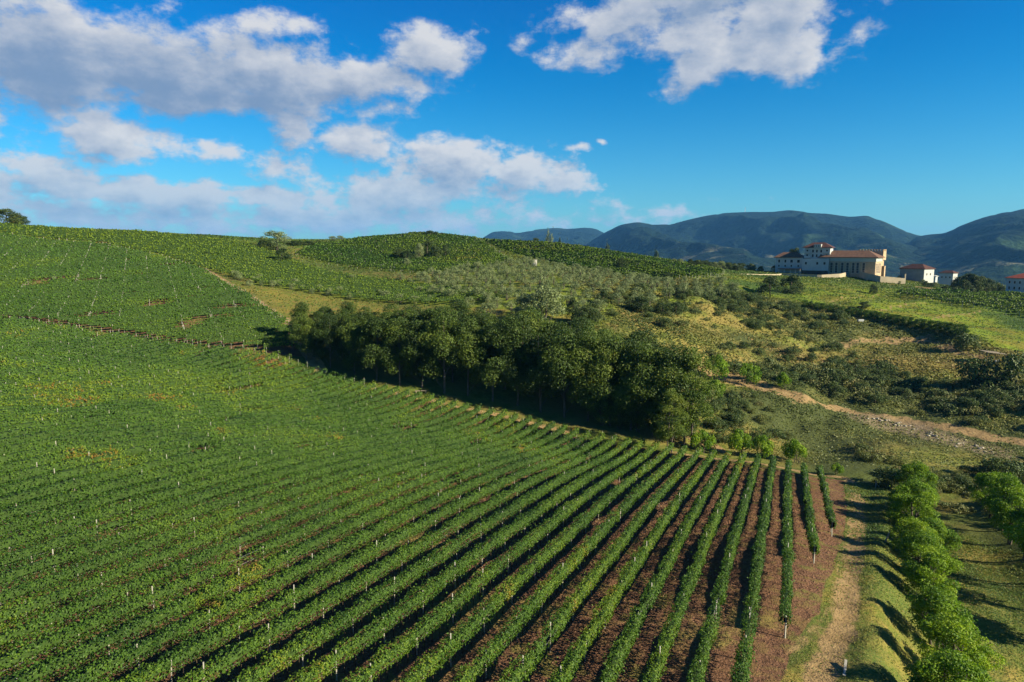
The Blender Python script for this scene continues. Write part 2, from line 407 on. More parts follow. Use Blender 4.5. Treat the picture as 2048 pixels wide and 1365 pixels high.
# ------------------------------------------------------------------ zones on the ground
Z_SOIL = poly_world([(1690, 962), (1650, 957), (1393, 915), (1182, 882), (1063, 850), (938, 824), (729, 777), (600, 738), (575, 724), (425, 704), (290, 684), (162, 665), (22, 645), (-400, 610),
                     (-200, 60, 0), (-120, -20, 0), (0, 15, 0), (16.5, 35, 0), (1560, 1365), (1600, 1292), (1640, 1205), (1676, 1115), (1694, 1050)])
Z_UPL = poly_world([(22, 640), (162, 658), (290, 677), (425, 697), (575, 713), (604, 712), (588, 662), (500, 598), (410, 546), (330, 520), (200, 492), (0, 472), (-420, 445), (-420, 605)])
Z_TOPL = poly_world([(-400, 425), (0, 452), (300, 469), (500, 492), (560, 515), (640, 545), (820, 570), (1000, 592), (1010, 606), (860, 612), (640, 590), (520, 572), (415, 543), (335, 517), (205, 489), (0, 469), (-400, 440)])
Z_HILL = poly_world([(590, 512), (640, 492), (720, 480), (850, 471), (950, 480), (985, 500), (1020, 525), (960, 545), (850, 548), (740, 540), (650, 528)])
Z_HILLR = poly_world([(965, 483), (1100, 490), (1240, 510), (1400, 535), (1450, 548), (1420, 556), (1330, 567), (1240, 556), (1140, 537), (1040, 515), (990, 497)])
Z_YEL = poly_world([(470, 572), (640, 592), (820, 615), (960, 630), (960, 660), (640, 700), (600, 660), (560, 628)])
Z_OLIVE = poly_world([(820, 560), (960, 535), (1060, 525), (1140, 540), (1240, 558), (1340, 570), (1480, 585), (1480, 600), (1380, 600), (1240, 620), (1200, 650), (1000, 650), (900, 620)])
Z_RIGHTG = poly_world([(1440, 552), (1600, 556), (1720, 570), (1850, 585), (2200, 600), (2300, 800), (2048, 712), (1960, 680), (1900, 660), (1800, 640), (1650, 612), (1500, 590), (1420, 575)])
Z_RVINE = poly_world([(1790, 590), (1860, 583), (1950, 590), (2200, 603), (2200, 655), (2048, 632), (1960, 618), (1870, 606)])
Z_GRASST = poly_world([(1688, 955), (1740, 972), (1800, 1000), (1900, 1060), (2300, 1200), (2400, 1700), (40, 20, 0), (1480, 1500), (1545, 1365), (1600, 1290), (1640, 1200), (1680, 1100), (1694, 1045)])
Z_SCRUB = poly_world([(1240, 612), (1400, 600), (1600, 612), (1800, 645), (1940, 690), (2300, 830), (2300, 1000), (2048, 900), (1800, 850), (1600, 790), (1440, 745), (1300, 720), (1200, 660)])
L_TRACK = [G(*q)[:2] for q in [(410, 540), (455, 568), (510, 600), (560, 636), (596, 660)]]
L_TRACK2 = [G(*q)[:2] for q in [(596, 660), (612, 700), (640, 742)]]
L_PATH = [G(*q)[:2] for q in [(1700, 962), (1716, 1000), (1712, 1080), (1700, 1160), (1690, 1230), (1668, 1300), (1636, 1365)]] + [np.array([15.5, 32.0])]
L_WHEEL = [G(*q)[:2] for q in [(1690, 955), (1702, 1010), (1700, 1060), (1682, 1120), (1670, 1190), (1630, 1260), (1580, 1310)]]
L_END = [G(*q)[:2] for q in [(1690, 957), (1560, 935), (1393, 912), (1340, 905)]]
L_BELT = [G(*q)[:2] for q in [(1130, 862), (1000, 832), (900, 810), (800, 790), (740, 778)]]
L_DIRT = [G(*q)[:2] for q in [(1420, 740), (1500, 762), (1590, 795), (1680, 820), (1800, 842), (1920, 862), (2060, 888), (2200, 900)]]
L_DIRT2 = [G(*q)[:2] for q in [(1370, 870), (1420, 888), (1450, 905)]]
L_STREAM = [G(*q)[:2] for q in [(1740, 838), (1830, 860), (1900, 885), (1990, 905)]]
L_BR = [G(*q)[:2] for q in [(1680, 690), (1760, 682), (1850, 675), (1900, 700), (1960, 715)]]
L_FP1 = [G(*q)[:2] for q in [(1655, 605), (1700, 596), (1760, 588)]]
L_FP2 = [G(*q)[:2] for q in [(1760, 622), (1800, 612), (1850, 606)]]
L_FP3 = [G(*q)[:2] for q in [(1865, 638), (1900, 630), (1960, 622)]]
L_TAN = [G(*q)[:2] for q in [(1850, 576), (1880, 580), (1930, 586)]]
L_PALE = [G(*q)[:2] for q in [(1490, 548), (1560, 549), (1610, 553)]]
P_WALNUTS = [G(1690+0*i, 1365)[:2] for i in range(1)]

def ground_zones(x, y):
    j = (fbm(x, y, .35, 31, 3)-.5)*1.6; J = (fbm(x, y, .05, 33, 4)-.5)*14
    a = np.zeros((len(x), 4), np.float32); b = np.zeros((len(x), 4), np.float32); c = np.zeros((len(x), 4), np.float32)
    soil = sstep(sdist(Z_SOIL, x, y)+j*.6, -.35, .35)
    soil = np.maximum(soil, sstep(sdist(Z_UPL, x, y)+j, -.5, .5)*.9)
    dirt = 1-sstep(pdist(L_TRACK, x, y)+j*.5, 1.3, 2.2); dirt = np.maximum(dirt, 1-sstep(pdist(L_TRACK2, x, y)+j*.6, 1.2, 2.2))
    dirt = np.maximum(dirt, (1-sstep(np.abs(pdist(L_PATH, x, y)-.1)+j*.7, .35, 1.6))*.85)
    dirt = np.maximum(dirt, (1-sstep(np.abs(pdist(L_WHEEL, x, y)-.05)+j*.3, .1, .7))*.55)
    dirt = np.maximum(dirt, (1-sstep(pdist(L_END, x, y)+j*.5, .8, 1.8))*.7)
    dirt = np.maximum(dirt, (1-sstep(pdist(L_BELT, x, y)+j*.7, .5, 1.8))*.8)
    dr = pdist(L_DIRT, x, y)
    dirt = np.maximum(dirt, (1-sstep(dr*(.45+.55*sstep(x, 52, 80))+j*2.6, .9, 3.6))*.92)
    dirt = np.maximum(dirt, 1-sstep(pdist(L_DIRT2, x, y)+j*.8, .7, 1.8)); dirt = np.maximum(dirt, (1-sstep(pdist(L_BR, x, y)+j*3, 1.0, 5))*.8)
    for q in (L_FP1, L_FP2, L_FP3): dirt = np.maximum(dirt, (1-sstep(pdist(q, x, y)+j*.6, .5, 1.8))*.7)
    dirt = np.maximum(dirt, (1-sstep(pdist(L_TAN, x, y)+j*3, 2, 7)))
    dirt = np.maximum(dirt, (1-sstep(pdist(L_PALE, x, y)+j, 1.5, 3)))
    a[:, 0] = soil*(1-dirt*.6); a[:, 1] = dirt
    a[:, 2] = sstep(sdist(Z_GRASST, x, y)+j, -.6, .6)
    a[:, 3] = sstep(sdist(Z_YEL, x, y)+J*1.1, -9, 7)
    b[:, 0] = sstep(sdist(Z_SCRUB, x, y)+J, -6, 6)
    b[:, 1] = sstep(sdist(Z_RIGHTG, x, y)+J*.4, -3, 3)
    b[:, 2] = np.maximum(sstep(sdist(Z_OLIVE, x, y)+J*.5, -3, 3), np.maximum(sstep(sdist(Z_TOPL, x, y), -2, 2), sstep(sdist(Z_HILLR, x, y), -2, 2)))
    b[:, 3] = sstep(sdist(Z_HILL, x, y), -2, 2)
    c[:, 0] = sstep(pdist(L_STREAM, x, y)+j*2, 6, 2.5); c[:, 3] = 1; c[:, 2] = sstep(np.hypot(x, y), 560, 760); c[:, 1] = sstep(x, 20, 45)*sstep(y+.217*(x-45)-118, 0, 8)*(1-sstep(y, 230, 290))
    return a, b, c

def ground_material():
    m, t = new_mat('ground_cover')
    tc = t.n('ShaderNodeTexCoord'); P = tc.outputs['Object']
    def at(n):
        x = t.n('ShaderNodeAttribute'); x.attribute_name = n; s = t.n('ShaderNodeSeparateColor'); t.l(x.outputs['Color'], s.inputs[0])
        return list(s.outputs)+[x.outputs['Alpha']]
    a = at('zone_a'); b = at('zone_b'); c_ = at('zone_c')
    n_f = t.noise(P, 6.0, 6, .65); n_m = t.noise(P, .7, 6, .6); n_l = t.noise(P, .09, 6, .6); n_x = t.noise(P, .02, 4, .55)
    vor = t.n('ShaderNodeTexVoronoi'); vor.inputs['Scale'].default_value = 7.0; t.l(P, vor.inputs['Vector'])
    # base: rough grassland green to straw
    base = t.mix(t.ramp(n_m, .35, .68), (.060, .095, .016), (.120, .140, .028))
    base = t.mix(t.ramp(n_l, .40, .62), base, (0.144, 0.120, 0.036))
    base = t.mix(t.ramp(n_x, .45, .62), base, (0.068, 0.088, 0.022))
    # scrub slope
    sc = t.mix(t.ramp(n_m, .35, .65), (.060, .075, .018), (.120, .115, .032))
    sc = t.mix(t.ramp(n_l, .38, .62), sc, (0.152, 0.096, 0.044))
    col = t.mix(b[0], base, sc)
    vl = t.mix(t.ramp(n_m, .35, .65), (.090, .118, .020), (.170, .172, .040)); vl = t.mix(t.ramp(n_l, .42, .60), vl, (.205, .165, .048)); vl = t.mix(t.ramp(n_x, .5, .62), vl, (.060, .075, .024))
    col = t.mix(c_[1], col, vl)
    # fresh green meadow on the right
    mg = t.mix(t.ramp(n_m, .3, .7), (0.095, 0.150, 0.013), (0.160, 0.205, 0.018))
    mg = t.mix(t.ramp(n_l, .42, .64), mg, (0.152, 0.148, 0.024)); mg = t.mix(t.ramp(n_x, .5, .62), mg, (0.048, 0.088, 0.016))
    col = t.mix(b[1], col, mg)
    og = t.mix(t.ramp(n_m, .3, .7), (.090, .140, .016), (.150, .185, .022)); og = t.mix(t.ramp(n_l, .5, .7), og, (0.176, 0.136, 0.036))
    col = t.mix(b[2], col, og)
    hg = t.mix(t.ramp(n_m, .3, .7), (0.070, 0.100, 0.014), (0.110, 0.140, 0.020)); col = t.mix(b[3], col, hg)
    # yellow dry field
    yl = t.mix(t.ramp(n_l, .35, .6), (.190, .165, .028), (.105, .130, .020)); yl = t.mix(t.ramp(n_m, .42, .70), yl, (.215, .135, .045)); yl = t.mix(t.ramp(n_f, .5, .75), yl, (.090, .110, .022))
    col = t.mix(a[3], col, yl)
    # mown grass by the track: green with straw patches
    gr = t.mix(t.ramp(n_m, .38, .62), (0.100, 0.125, 0.019), (0.225, 0.180, 0.045)); gr = t.mix(t.ramp(n_l, .40, .60), gr, (0.064, 0.100, 0.018))
    gr = t.mix(t.ramp(n_f, .45, .75), gr, (0.208, 0.160, 0.056))
    col = t.mix(a[2], col, gr)
    # red-brown worked soil with stones and some weeds
    so = t.mix(t.ramp(n_f, .30, .70), (.045, .024, .015), (.200, .108, .064))
    so = t.mix(t.math('MULTIPLY', t.ramp(n_m, .48, .60), .8), so, (.150, .100, .042)); so = t.mix(t.math('MULTIPLY', t.ramp(t.noise(P, .35, 5, .6), .55, .66), .8), so, (.120, .115, .032)); so = t.mix(t.math('MULTIPLY', t.ramp(vor.outputs['Distance'], .22, .05), .4), so, (.30, .19, .13))
    so = t.mix(t.math('MULTIPLY', t.ramp(n_l, .56, .66), .75), so, (.200, .165, .050))
    ms = t.ramp(t.math('ADD', a[0], t.math('MULTIPLY_ADD', n_m, .5, -.25)), .35, .65)
    col = t.mix(ms, col, so)
    # dry sandy dirt
    di = t.mix(t.ramp(n_m, .3, .7), (.200, .135, .062), (.290, .205, .100)); di = t.mix(t.ramp(n_f, .5, .8), di, (.170, .120, .055))
    md = t.ramp(t.math('ADD', a[1], t.math('MULTIPLY_ADD', n_m, .9, -.45)), .35, .75)
    col = t.mix(md, col, di)
    fr = t.mix(t.ramp(n_x, .35, .62), (.014, .030, .010), (.050, .075, .022)); col = t.mix(c_[2], col, fr)
    st = t.mix(t.ramp(vor.outputs['Distance'], .5, .1), (.16, .12, .07), (.42, .36, .27))
    col = t.mix(t.math('MULTIPLY', c_[0], .8), col, st)
    bs = t.n('ShaderNodeBsdfPrincipled'); t.l(col, bs.inputs['Base Color']); bs.inputs['Roughness'].default_value = .95
    bs.inputs['Specular IOR Level'].default_value = .1
    hgt = t.math('ADD', t.math('MULTIPLY', n_f, .10), t.math('ADD', t.math('MULTIPLY', n_m, .55), t.math('MULTIPLY', vor.outputs['Distance'], -.05)))
    bp = t.n('ShaderNodeBump'); bp.inputs['Strength'].default_value = .9; bp.inputs['Distance'].default_value = .8; t.l(hgt, bp.inputs['Height'])
    t.l(bp.outputs[0], bs.inputs['Normal'])
    o = t.n('ShaderNodeOutputMaterial'); t.l(bs.outputs[0], o.inputs[0]); return m
M_GROUND = ground_material()

def build_ground():
    th = np.r_[np.arange(-48, 48.01, .3), np.arange(53, 311, 5.0)]; th = np.radians(th)
    rr = np.r_[np.geomspace(12, 520, 420), np.geomspace(530, 14000, 70)]
    T, Rr = np.meshgrid(th, rr); x = (Rr*np.sin(T)).ravel(); y = (Rr*np.cos(T)).ravel()
    z = H(x, y); nt, nr = len(th), len(rr)
    i = np.arange(nr-1)[:, None]*nt; j = np.arange(nt)[None]; j2 = (j+1) % nt
    F = np.stack([i+j, i+j2, i+nt+j2, i+nt+j], -1).reshape(-1, 4)[:, ::-1]
    V = np.c_[x, y, z]
    # inner disc
    c = len(V); V = np.r_[V, [[0, 0, h1(0, 0)]]]
    k = np.arange(nt); Fi = np.c_[k, np.full(nt, c), (k+1) % nt]
    za, zb, zc = ground_zones(V[:, 0], V[:, 1])
    me = bpy.data.meshes.new('ground')
    Fl = np.r_[F.ravel(), Fi[:, ::-1].ravel()].astype(np.int32)
    me.vertices.add(len(V)); me.vertices.foreach_set('co', V.astype(np.float32).ravel())
    me.loops.add(len(Fl)); me.loops.foreach_set('vertex_index', Fl)
    st = np.r_[np.arange(len(F))*4, len(F)*4+np.arange(nt)*3].astype(np.int32)
    me.polygons.add(len(st)); me.polygons.foreach_set('loop_start', st); me.polygons.foreach_set('use_smooth', np.ones(len(st), bool))
    for nme, arr in (('zone_a', za), ('zone_b', zb), ('zone_c', zc)):
        at = me.attributes.new(nme, 'FLOAT_COLOR', 'POINT'); at.data.foreach_set('color', arr.astype(np.float32).ravel())
    me.materials.append(M_GROUND); me.update(calc_edges=True)
    o = link('ground', me, kind='structure'); return o
build_ground()

# ------------------------------------------------------------------ mountains
def mountain_material():
    m, t = new_mat('mountain_forest'); tc = t.n('ShaderNodeTexCoord'); P = tc.outputs['Object']
    n1 = t.noise(P, .0022, 8, .62); n2 = t.noise(P, .02, 5, .65); n3 = t.noise(P, .0009, 5, .5)
    c = t.mix(t.ramp(n2, .35, .65), (.004, .012, .013), (.010, .024, .016))
    c = t.mix(t.math('MULTIPLY', t.ramp(n1, .52, .66), .8), c, (.026, .052, .024))
    sp = t.n('ShaderNodeSeparateXYZ'); t.l(P, sp.inputs[0])
    low = t.ramp(sp.outputs[2], 140, 0)
    f = t.math('MULTIPLY', low, t.ramp(t.noise(P, .006, 6, .7), .54, .64))
    c = t.mix(f, c, (.13, .13, .085))
    b = t.n('ShaderNodeBsdfPrincipled'); t.l(c, b.inputs['Base Color']); b.inputs['Roughness'].default_value = .95; b.inputs['Specular IOR Level'].default_value = .05
    bp = t.n('ShaderNodeBump'); bp.inputs['Strength'].default_value = 1; bp.inputs['Distance'].default_value = 34; t.l(n2, bp.inputs['Height']); t.l(bp.outputs[0], b.inputs['Normal'])
    o = t.n('ShaderNodeOutputMaterial'); t.l(b.outputs[0], o.inputs[0]); return m
M_MTN = mountain_material()
def mountain(crest, rc, r0, seed, spur=1.0):
    cr = []
    for px, py in crest:
        d = pix_dir(px, py); cr.append((math.atan2(d[0], d[1]), d[2]/math.hypot(d[0], d[1])))
    cr = np.array(cr); az = np.arange(cr[0, 0], cr[-1, 0], R_(.13)); tz = np.interp(az, cr[:, 0], cr[:, 1])
    k = np.hanning(9); k /= k.sum(); tz = np.convolve(np.pad(tz, 4, mode='edge'), k, 'valid')
    rr = np.r_[np.linspace(r0, rc, 110), np.linspace(rc*1.02, rc*1.5, 14)]
    A, Rg = np.meshgrid(az, rr); Tz = np.broadcast_to(tz, A.shape)
    x = Rg*np.sin(A); y = Rg*np.cos(A)
    top = rc*Tz; s = np.clip((Rg-r0)/(rc-r0), 0, 1); back = np.clip((Rg-rc)/(rc*.5), 0, 1)
    base = PLAIN-2
    prof = .55*s**1.15+.45*s**3
    z = base+(top-base)*prof*(1-back**1.3)
    rid = 1-np.abs(2*fbm(x+seed*300, y*.45, .0011, seed, 5, .55)-1)*1.0
    rid2 = fbm(x, y*.7, .006, seed+9, 4)-.5
    amp = (top-base)*np.sin(np.pi*np.clip(s, 0, 1)**1.2)*(1-back)
    z = z+amp*((rid-.74)*1.15*spur+rid2*.2)
    z = z+(s > .98)*(fbm(A*2000, A*0, .05, seed+2, 4)-.5)*rc*.0035
    # nothing of the slope may stand above its crest line
    z = np.minimum(z, Rg*Tz*.995+(1-s)*0)
    z = np.where(Rg <= rc, np.minimum(z, Rg*(Tz-.0008*(1-s))), z)
    V = np.c_[x.ravel(), y.ravel(), (z+CAMZ).ravel()]
    nt = len(az); nr = len(rr); i = np.arange(nr-1)[:, None]*nt; j = np.arange(nt-1)[None]
    F = np.stack([i+j, i+j+1, i+nt+j+1, i+nt+j], -1).reshape(-1, 4)
    me = make_mesh('mountain', V, F, M_MTN, smooth=True)
    return link('mountain', me, kind='structure')
mountain([(940, 500), (965, 475), (985, 464), (1010, 462), (1040, 466), (1075, 459), (1110, 456), (1140, 458), (1175, 455), (1195, 459), (1215, 470), (1260, 490), (1330, 505), (1450, 520)], 7600, 4200, 3, .6)
mountain([(1120, 530), (1170, 490), (1205, 468), (1240, 450), (1275, 444), (1310, 450), (1345, 448), (1375, 440), (1410, 432), (1450, 426), (1500, 424), (1545, 424), (1580, 420), (1610, 424), (1650, 427), (1700, 434), (1735, 431), (1770, 444), (1800, 458), (1830, 470), (1900, 482), (2000, 500), (2150, 520)], 5600, 2300, 11)
mountain([(1740, 545), (1800, 500), (1830, 474), (1860, 469), (1890, 467), (1920, 452), (1960, 437), (2000, 426), (2040, 419), (2100, 412), (2200, 416), (2350, 430), (2600, 440)], 4700, 2100, 23)
d = pix_dir(1490, 424); r_ = 5600
mt = MB(); x_, y_ = d[0]/math.hypot(d[0], d[1])*r_, d[1]/math.hypot(d[0], d[1])*r_
zt = CAMZ+r_*d[2]/math.hypot(d[0], d[1])-8
for sx in (-2.2, 2.2): mt.tube([(sx, 0, 0), (sx*.3, 0, 42)], (1.0, .7), 4)
for q in range(5): mt.box(-2.2+q*.3, 2.2-q*.3, -.5, .5, 6+q*8, 7+q*8)
tg = thing('radio_mast', 'thin radio mast standing on the long mountain crest', 'mast', (x_, y_, zt))
mt.build('lattice', M_WIRE, tg)

# ------------------------------------------------------------------ haze
def build_haze():
    m, t = new_mat('haze_air'); v = t.n('ShaderNodeVolumePrincipled'); v.inputs['Color'].default_value = (.14, .46, 1.0, 1)
    v.inputs['Density'].default_value = 4.0e-5; v.inputs['Anisotropy'].default_value = .1
    o = t.n('ShaderNodeOutputMaterial'); t.l(v.outputs[0], o.inputs['Volume'])
    b = MB(); b.box(-14500, 14500, -14500, 14500, PLAIN+CAMZ-40, CAMZ+460)
    o = b.build('haze', m, kind='stuff'); return o
build_haze()

# ------------------------------------------------------------------ vine rows
ORD = 'first second third fourth fifth sixth seventh eighth ninth tenth eleventh twelfth thirteenth fourteenth fifteenth sixteenth seventeenth eighteenth nineteenth twentieth'.split()
ORD += ['twenty-'+o for o in ORD[:9]] + ['thirtieth']
def ordn(i):
    if i < 30: return ORD[i]
    t = 'twenty thirty forty fifty sixty seventy eighty ninety'.split()[(i+1)//10-2]; u = (i+1) % 10
    return (t[:-1]+'ieth') if u == 0 else t+'-'+ORD[u-1]
def in_view(x, y, z, m=170):
    dx, dy, dz = x, y, z-CAMZ
    f = dy*math.cos(PITCH)-dz*math.sin(PITCH); u = dy*math.sin(PITCH)+dz*math.cos(PITCH)
    f = np.maximum(f, .1); return (np.abs(dx/f*FPX) < 1024+m) & (u/f*FPX > -682-m) & (f > 5)
post_me = {}
def post_mesh(kind):
    if kind not in post_me:
        b = MB()
        if kind == 'end': b.box(-.045, .045, -.045, .045, -.3, 2.25)
        else: b.box(-.032, .032, -.032, .032, -.3, 2.22)
        post_me[kind] = b.mesh('post', M_POST)
    return post_me[kind]
stats = {'leaf': 0}
def vine_row(p0, p1, label, group, tintf, width=.95, lod=.0024, cover=1.9, posts='parts', idx=0, gapf=None, endpost=True, name='vine_row', post_gap=5.2, low=.95, high=2.05, zmax=1e9, stuff=None, hvar=1.0):
    """one hedge of vines: foliage, posts, stems"""
    p0 = np.array(p0[:2], float); p1 = np.array(p1[:2], float); L = np.linalg.norm(p1-p0)
    if L < 3: return None
    d = (p1-p0)/L; nrm = np.array([d[1], -d[0]]); g = np.random.default_rng(1000+idx)
    # samples by metre, seen part only
    ns = int(L/.5)+2; s = np.linspace(0, L, ns); X = p0[0]+d[0]*s; Y = p0[1]+d[1]*s; Zg = H(X, Y)
    vis = in_view(X, Y, Zg+1)
    if not vis.any(): return None
    dist = np.hypot(X, Y)
    size = np.maximum(.15, lod*dist)
    dens = cover*(1.0+.35*(1-sstep(dist, 50, 95)))/(.36*size**2)*vis          # leaves per metre
    if gapf is not None:
        gp = gapf(X, Y); dens = dens*gp
    plant = .45+1.05*fbm(s, s*0+idx*7.7, .9, 3, 2)
    dens = dens*plant
    cum = np.r_[0, np.cumsum((dens[1:]+dens[:-1])/2*np.diff(s))]
    n = int(cum[-1])
    if n < 4: return None
    q = g.random(n)*cum[-1]; t = np.interp(q, cum, s)
    sz = np.interp(t, s, size)*g.uniform(.75, 1.25, n)
    zg = np.interp(t, s, Zg)
    lump = fbm(t, t*0+idx*3.1, .9, 5, 3); lump2 = fbm(t, t*0+idx*5.3+40, .35, 6, 2); lf = fbm(t, t*0+idx*2.7+90, 2.6, 7, 2)
    wd = width*.5*(.45+1.1*lump)*(.68+.64*lf)*(1 if gapf is None else .6+.4*np.interp(t, s, gp)); cz = (low+high)/2; hh = (high-low)/2
    th = g.random(n)*2*math.pi; rad = .62+.46*g.random(n)
    ct, stn = np.cos(th), np.sin(th)
    ct = np.sign(ct)*np.abs(ct)**.7; stn = np.sign(stn)*np.abs(stn)**.7
    off = ct*wd*rad+(lump2-.5)*.22; up = cz+stn*hh*rad*(.86+.3*lump)*hvar+(lump-.5)*.42+(lf-.5)*.32
    sh = g.random(n) < .08; up = np.where(sh, up+g.normal(-.05, .28, n), up); off = np.where(sh, off+g.normal(0, .16, n), off)
    C = np.c_[p0[0]+d[0]*t+nrm[0]*off, p0[1]+d[1]*t+nrm[1]*off, zg+up]
    N = np.c_[nrm[0]*ct, nrm[1]*ct, stn+.25]+g.normal(0, .75, (n, 3))
    V, F = leaf_quads(C, N, sz, g)
    tint = tintf(C[:, 0], C[:, 1])+.06+g.normal(0, 1, n)*(.18-.11*sstep(np.interp(t, s, dist), 70, 180))+(stn*.5+.5)*.10
    stats['leaf'] += n
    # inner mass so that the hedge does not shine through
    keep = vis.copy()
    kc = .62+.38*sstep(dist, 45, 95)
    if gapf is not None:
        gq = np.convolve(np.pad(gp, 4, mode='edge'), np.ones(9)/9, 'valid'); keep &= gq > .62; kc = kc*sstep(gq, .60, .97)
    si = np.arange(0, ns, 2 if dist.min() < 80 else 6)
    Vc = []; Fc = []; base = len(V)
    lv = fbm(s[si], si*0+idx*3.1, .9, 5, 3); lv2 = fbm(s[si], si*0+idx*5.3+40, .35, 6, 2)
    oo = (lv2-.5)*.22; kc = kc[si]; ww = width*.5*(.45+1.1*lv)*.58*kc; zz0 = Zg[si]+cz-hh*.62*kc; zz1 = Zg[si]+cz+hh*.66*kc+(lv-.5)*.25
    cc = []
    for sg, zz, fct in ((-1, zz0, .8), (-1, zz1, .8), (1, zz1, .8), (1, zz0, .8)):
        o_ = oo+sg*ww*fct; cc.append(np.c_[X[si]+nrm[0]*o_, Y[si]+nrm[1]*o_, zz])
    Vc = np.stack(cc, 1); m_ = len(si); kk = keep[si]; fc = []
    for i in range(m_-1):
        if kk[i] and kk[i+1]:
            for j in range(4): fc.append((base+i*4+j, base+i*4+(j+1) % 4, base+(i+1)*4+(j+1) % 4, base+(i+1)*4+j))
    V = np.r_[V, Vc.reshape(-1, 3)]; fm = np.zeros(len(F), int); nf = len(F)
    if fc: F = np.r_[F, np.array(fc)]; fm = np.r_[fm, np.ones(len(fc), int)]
    ta = np.r_[np.repeat(tint, 4), np.zeros(len(Vc)*4)]
    if stuff is not None:
        stuff.append((V, F, fm, ta)); 
        return 'stuff'
    org = np.array([p0[0], p0[1], Zg[0]])
    root = thing(name, label, 'vine row', org, 0, group)
    me = make_mesh('foliage', V-org, F, [M_VINE, M_VCORE], fm, attrs={'tint': ('POINT', ta)})
    link('foliage', me, root)
    # posts
    if posts:
        ph = (-(p0 @ d)) % post_gap; tp = np.arange(ph, L, post_gap); tp = np.r_[.15, tp[(tp > 2) & (tp < L-2)]]
        if endpost: tp = np.r_[tp, L-.1]
        far = MB(); nfar = 0
        for q_ in tp:
            x, y = p0+d*q_; z = float(np.interp(q_, s, Zg)); dd = math.hypot(x, y)
            if not in_view(np.array([x]), np.array([y]), np.array([z+1.5]), 20)[0]: continue
            hgt = g.choice([.78, .86, 1.02], p=[.45, .35, .20]); lean = g.normal(0, .02, 2); end = q_ < .3 or q_ > L-.3
            if posts == 'parts' and dd < 90:
                o = link('post', post_mesh('end' if end else 'mid'), root, np.array([x, y, z])-org, g.uniform(0, 1.5), (1, 1, hgt)); o.rotation_euler = (lean[0], lean[1], AZR)
            else:
                r = max(.04, .00026*dd); top = 2.2*g.choice([.78, .92, 1.04], p=[.5, .3, .2]); r *= .75
                far.box(x-org[0]-r, x-org[0]+r, y-org[1]-r, y-org[1]+r, z-org[2]-.2, z-org[2]+top); nfar += 1
        if nfar: far.build('posts', M_POST, root, kind='stuff')
    if posts == 'parts' and dist.min() < 75:
        ts = np.arange(.6, L, 1.1); ts = ts+g.normal(0, .06, len(ts)); xs = p0[0]+d[0]*ts; ys = p0[1]+d[1]*ts; zs = np.interp(ts, s, Zg)
        ok = in_view(xs, ys, zs+.5, 10) & (np.hypot(xs, ys) < 80)
        if ok.any():
            b = MB()
            for x, y, z in zip(xs[ok], ys[ok], zs[ok]):
                a = np.array([x, y, z])-org; w = g.normal(0, .06, 4)
                b.tube([a+(0, 0, -.05), a+(w[0], w[1], .5), a+(w[2], w[3], 1.15)], (.035, .026, .02), 4)
            b.build('stems', M_STEM, root, kind='stuff')
        vv = vis & (dist < 70)
        if vv.sum() > 4:
            ii = np.where(vv)[0][::6]; b = MB()
            for hz in (.95, 1.55):
                b.tube(np.c_[X[ii], Y[ii], Zg[ii]+hz]-org, .008, 3)
            b.build('wires', M_WIRE, root, kind='stuff')
    return root

# lower field: rows run 22 degrees to the right of the view, 2.5 m apart
XI = lambda v, y: (v+y*math.sin(AZR))/math.cos(AZR)
def row_end(v):
    """far end of the row with offset v"""
    # boundary: end line then the track edge towards upper left
    return None
def clip_line(poly, o, dr, tmin=-400, tmax=700):
    """intervals of the line o+t*dr inside the polygon"""
    ts = []
    n = len(poly)
    for i in range(n):
        a = poly[i]; b = poly[(i+1) % n]; e = b-a
        den = dr[0]*e[1]-dr[1]*e[0]
        if abs(den) < 1e-12: continue
        w = a-o; t = (w[0]*e[1]-w[1]*e[0])/den; q = (w[0]*dr[1]-w[1]*dr[0])/den
        if 0 <= q < 1: ts.append(t)
    ts.sort(); return [(ts[i], ts[i+1]) for i in range(0, len(ts)-1, 2)]
def tint_low(x, y):
    n = fbm(x, y, .16, 51, 4); n2 = fbm(x, y, .8, 53, 2)
    sd = sdist(TB, x, y)
    t = .34+(n-.5)*1.2+(n2-.5)*.25
    t = t+.42*sstep(sd+(n-.5)*16, -8, 8)
    w = x*math.cos(AZR)-y*math.sin(AZR)
    t = np.minimum(t, 1.05)+(sstep(n, .64, .78))*.55*sstep(n2, .48, .66)
    return t
TB = poly_world([(0, 800), (0, 870), (200, 830), (420, 820), (700, 815), (760, 800), (640, 762), (560, 742), (380, 738), (200, 758)])
def gap_low(x, y):
    n = fbm(x, y, .33, 71, 2); return 1-.8*sstep(n, .76, .86)
E_ = poly_world([(1655, 958), (1560, 935), (1393, 915), (1182, 882), (1063, 850), (938, 824), (729, 777), (600, 738), (575, 724), (425, 706), (290, 686), (162, 667), (22, 647), (-420, 612)])
E_ = np.r_[E_, [[-190, 20], [-100, -30], [60, -30], [90, 40]]]
LOWEND = {0: (1668, 1075), 1: (1625, 1127), 2: (1565, 1277)}
cnt_rows = 0
